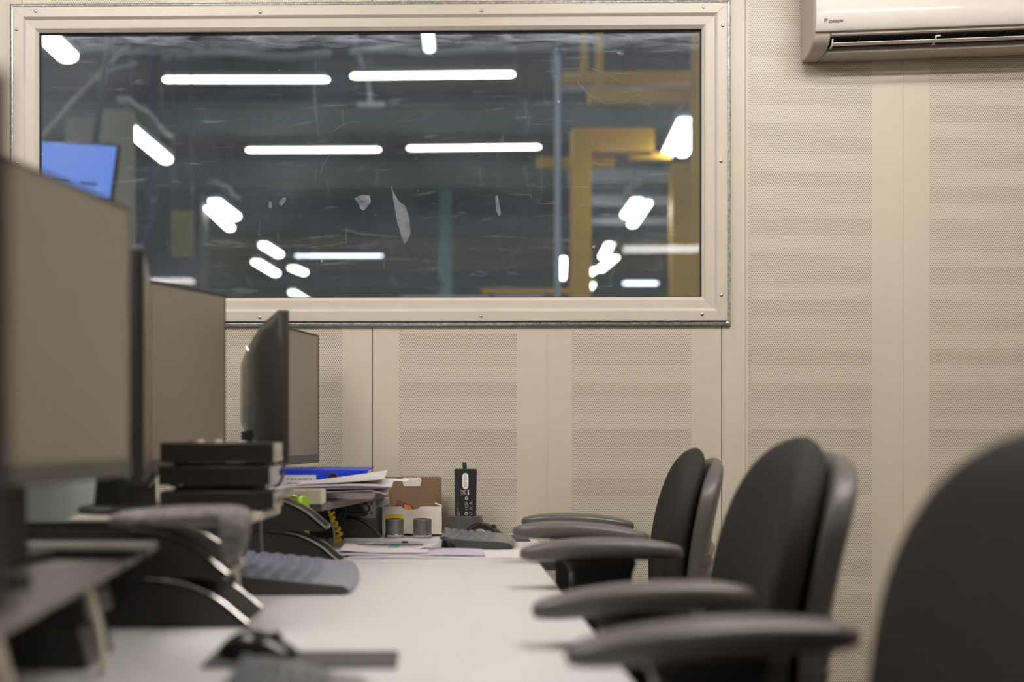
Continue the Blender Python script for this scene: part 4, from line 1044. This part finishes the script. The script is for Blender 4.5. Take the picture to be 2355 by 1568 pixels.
ycol(1317, 1360, 292, 10.0, 'thick yellow crane column right of the upright grey pipe')
ycol(1546, 1600, 372, 12.6, 'yellow crane column beyond the pair of slanting lights at the right')
ycol(1600, 1640, -40, 8.6, 'yellow crane column half hidden by the right edge of the window frame')
hbox('crane_beam', 'short thick yellow beam resting on the yellow column', 'crane beam', 1317, 1505, 293, 348, 10.19, 0.15, 'yellow', gy)
hbox('crane_beam', 'narrow yellow rail sticking out left past the yellow column', 'crane beam', 1236, 1415, 360, 384, 10.5, 0.1, 'yellow', gy)
hbox('crane_beam', 'narrow yellow rail right of the yellow column', 'crane beam', 1450, 1545, 350, 366, 10.5, 0.1, 'yellow', gy)
hbox('crane_beam', 'upper yellow beam high in the right part of the window', 'crane beam', 1285, 1640, 162, 188, 9.2, 0.12, 'yellow', gy)
hbox('crane_beam', 'lower yellow beam just above the slanting lights at right', 'crane beam', 1355, 1640, 204, 234, 8.9, 0.12, 'yellow', gy)
hbox('crane_hanger', 'upright yellow hanger dropping from the roof at right', 'crane hanger', 1372, 1388, -60, 203, 8.9, 0.08, 'yellow', gy)
hbox('crane_hanger', 'dull yellow hanger left of the bright one', 'crane hanger', 1338, 1352, -260, 162, 9.6, 0.08, 'yellow', gy)
held(hbox('crane_rail', 'low yellow rail at the bottom of the window', 'crane rail', 1108, 1312, 664, 674, 11.0, 0.1, 'yellow', gy), False)
for (x0, x1, y0, y1, Z, lab) in ((1392, 1590, 186, 200, 9.9, 'pale grey duct between the two yellow beams'), (1362, 1560, 388, 414, 13.0, 'pale grey duct below the narrow yellow rail at right'), (1362, 1545, 448, 470, 14.0, 'upper grey pipe behind the slanting pair of lights'), (1362, 1540, 500, 514, 14.5, 'lower grey pipe behind the slanting pair of lights'), (920, 1250, 680, 690, 12.0, 'grey rail at the bottom middle of the window'), (1290, 1380, 190, 203, 10.0, 'pale grey duct left of the yellow hanger')):
    held(hbox('duct', lab, 'duct', x0, x1, y0, y1, Z, 0.12, 'grey', 'grey ducts and pipes in the hall'), y0 < 600)
# left side of the hall
hbox('wall_panel', 'beige cladding column behind the hanging screen', 'cladding', 232, 300, 250, 700, 9.0, 0.15, 'beige')
hbox('wall_panel', 'beige cladding sheet above the hanging screen', 'cladding', 150, 300, 268, 332, 9.3, 0.1, 'beige')
held(hbox('banner', 'olive green banner hanging in the left part of the hall', 'banner', 393, 446, 485, 592, 10.0, 0.02, 'olive'))
hbox('machine_cabinet', 'dark cabinet in the left of the hall, behind the middle screen', 'cabinet', 300, 462, 440, 1215, 12.2, 0.4, 'dark')
mb = MB(); mb.tube([Vector((-2.74, 11.9, RZ)), at(352, 380, 11.9), at(340, 430, 11.9), at(352, 500, 11.95), at(330, 560, 11.9), at(326, 640, 11.9)], 0.03, 10)
tag(mb.build('hose', HM['violet']), 'violet-blue hose hanging left of the olive banner', 'hose')
mb = MB(); mb.tube([at(95, 315, 8.6), at(160, 240, 8.6), at(230, 165, 8.6), at(296, 104, 8.6)], 0.016, 8)
tag(held(mb.build('conduit', HM['beige'])), 'straight slanting pipe in the upper left of the window', 'pipe')
mb = MB(); mb.tube([at(150, 245, 8.9), at(205, 190, 8.9), at(260, 158, 8.9), at(315, 146, 8.9)], 0.010, 8)
tag(held(mb.build('conduit', HM['grey'])), 'thin curved pipe beside the slanting pipe, upper left of the window', 'pipe')
for (p, q, lab) in ((((930, 560), (1020, 660)), 0, 'dark brace left of the pale green column'), (((1130, 640), (1200, 560)), 0, 'dark brace right of the pale green column')):
    mb = MB(); mb.tube([at(*p[0], 17.5), at(*p[1], 17.5)], 0.03, 8)
    tag(held(mb.build('brace', HM['dark'])), lab, 'brace', 'dark braces by the green column')
# hanging lamp hooks and small droppers at the top of the window
for (x, y0, y1, w_, Z, lab) in ((822, 60, 236, 8, 11.5, 'pale narrow hanger between the two upper lights'),):
    mb = MB(); mb.tube([Vector((at(812, 0, Z).x, Z, RZ)), at(818, 105, Z), at(848, 190, Z), at(853, 240, Z)], 0.022, 8); mb.box(at(822, 0, Z).x, at(886, 0, Z).x, Z-0.03, Z+0.03, at(0, 246, Z).z, at(0, 236, Z).z)
    tag(mb.build('hanger', HM['grey']), lab, 'hanger')

# ---- tube lights
def hall_light(label, p0, p1, H, width=0.13, cold=False, tubes=1, lit_tray=True, group='tube lights in the hall'):
    """p0, p1: the two ends in the photograph; the lamp hangs level, H above the eye"""
    P = []
    for (px, py) in (p0, p1):
        Z = H*F/(PY-py); P.append(Vector(((px-PX)*Z/F, Z, EYE+H)))
    c = (P[0]+P[1])/2; d = P[1]-P[0]; d.z = 0; L_ = d.length; ang = math.atan2(d.y, d.x)
    t = thing('tube_light', label, 'ceiling light', (c.x, c.y, c.z), ang, group=group)
    hw = width/2
    for k in range(tubes):
        oy = (k-(tubes-1)/2)*width*1.25
        rings = []
        for f, e in ((-0.5, 0.55), (-0.49, 0.85), (-0.47, 1), (0.47, 1), (0.49, 0.85), (0.5, 0.55)):
            rings.append([(f*L_, oy+hw*e*cos(a), hw*0.55*e*sin(a)) for a in [pi+pi*q/10 for q in range(11)]]+[(f*L_, oy+hw*e, hw*0.30*e), (f*L_, oy-hw*e, hw*0.30*e)])
        MB().loft(rings).build('diffuser', HM['lampcold'] if cold else HM['lamp'], t)
    W2 = width*0.5*(1+1.25*(tubes-1))+0.006
    MB().box(-L_*0.49, L_*0.49, -W2, W2, hw*0.32, hw*0.32+0.045).build('housing', HM['house'], t, bevel=0.006)
    if lit_tray:
        tr = MB(); rings = []  # wavy pale tray stands in for light reflected above the lamp
        for i in range(17):
            f = i/16; x = (f-0.5)*L_*1.02; dz = 0.020*sin(f*9.0+c.x)
            rings.append([(x, -0.05, 0.20+dz), (x, 0.05, 0.20+dz), (x, 0.05, 0.235+dz), (x, -0.05, 0.235+dz)])
        tr.loft(rings).build('reflection_tray', HM['house'], t)
    dr = MB()
    for s_ in (-0.35, 0.35): dr.tube([(s_*L_, 0, hw*0.32+0.045), (s_*L_, 0, RZ-0.002-c.z)], 0.008, 6)
    dr.build('suspension_rod', HM['purlin'], t)
    return t
hall_light('left light of the upper row, running across the hall', (377, 183), (756, 183), 3.1, 0.075)
hall_light('right light of the upper row, running across the hall', (808, 175), (1183, 171), 3.1, 0.075)
hall_light('left light of the second row, running across the hall', (568, 345), (874, 344), 3.1, 0.07)
hall_light('right light of the second row, running across the hall', (938, 341), (1242, 338), 3.1, 0.07)
hall_light('cool white light low in the middle of the window', (679, 588), (880, 588), 3.0, 0.06, cold=True, lit_tray=False)
hall_light('light at the top left corner of the window', (60, 40), (158, 134), 2.4, 0.13, lit_tray=False)
hall_light('big slanting light above the middle monitor', (284, 286), (384, 370), 2.4, 0.115)
hall_light('right light of the slanting pair at left, beyond the big one', (492, 462), (542, 500), 2.4, 0.12)
hall_light('left light of the slanting pair at left, beyond the big one', (480, 478), (530, 526), 2.25, 0.10, lit_tray=False)
hall_light('upper of the small slanting lights at lower left', (603, 562), (642, 586), 2.4, 0.12, lit_tray=False)
hall_light('lower of the small slanting lights at lower left', (588, 602), (635, 630), 2.1, 0.11, lit_tray=False)
hall_light('tiny slanting light right of the small slanting ones', (672, 616), (699, 627), 2.4, 0.12, lit_tray=False)
hall_light('slanting light touching the lower window edge', (672, 672), (712, 696), 2.1, 0.11, lit_tray=False)
hall_light('near slanting twin light at the right edge of the window', (1594, 275), (1552, 356), 2.4, 0.10, tubes=2, lit_tray=True)
hall_light('left light of the slanting pair right of the yellow column', (1466, 460), (1439, 497), 2.4, 0.11)
hall_light('right light of the slanting pair right of the yellow column', (1488, 466), (1454, 518), 2.4, 0.11, lit_tray=False)
hall_light('small slanting light below the slanting pair at right', (1403, 562), (1387, 592), 2.4, 0.11, lit_tray=False)
hall_light('second small slanting light below the slanting pair at right', (1414, 592), (1381, 620), 2.2, 0.11, lit_tray=False)
hall_light('tiny slanting light beside the foot of the yellow column', (1368, 620), (1346, 636), 2.3, 0.11, lit_tray=False)
hall_light('lowest slanting light beside the foot of the yellow column', (1360, 655), (1344, 674), 2.1, 0.11, lit_tray=False)
hall_light('small cool light in the lower right of the window', (1434, 651), (1512, 651), 2.9, 0.11, cold=True, lit_tray=False)
hall_light('tiny cool light in the lower right corner of the window', (1574, 650), (1588, 650), 2.9, 0.12, cold=True, lit_tray=False)
hall_light('pale strip light hanging down at the top of the window', (980, 40), (988, 116), 3.0, 0.08, cold=True, lit_tray=False)
# upright light beside the pipe
p = at(1293, 616, 9.0)
t = thing('upright_lamp', 'small upright white lamp right beside the slender pipe', 'lamp', (p.x, 9.0, p.z-0.09))
MB().lathe([(0.0005, 0), (0.022, 0.004), (0.027, 0.03), (0.034, 0.15), (0.030, 0.168), (0.0005, 0.172)], n=20).build('diffuser', HM['lamp'], t)
MB().tube([(0, 0, 0.171), (0, 0, RZ-0.001-(p.z-0.09))], 0.006, 6).build('suspension_rod', HM['purlin'], t)

# hanging screen
def hall_screen():
    c = at(170, 392, 7.0)
    t = thing('wall_screen', 'tilted blue computer screen hanging in the hall, left of the window', 'screen', (c.x, c.y, c.z), 0.0)
    t.rotation_euler = (R(-4), R(6), R(-12))
    w2, h2 = 0.245, 0.155
    MB().box(-w2-0.02, w2+0.015, 0.001, 0.03, -h2-0.015, h2+0.015).build('housing', HM['dark'], t, bevel=0.004)
    MB().box(-w2, w2, -0.001, 0.0005, -h2, h2).build('display', HM['screen'], t)
    mb = MB(); mb.box(-0.14, -0.02, -0.003, -0.0015, -0.075, -0.062); mb.box(0.05, 0.155, -0.003, -0.0015, -0.078, -0.064)
    mb.build('menu_bar', HM['dark'], t)
    mb = MB(); mb.tube([(0, 0.04, 0), (0, 0.2, 0.1), (0, 0.2, 1.2)], 0.02, 8); mb.build('bracket', HM['dark'], t)
hall_screen()
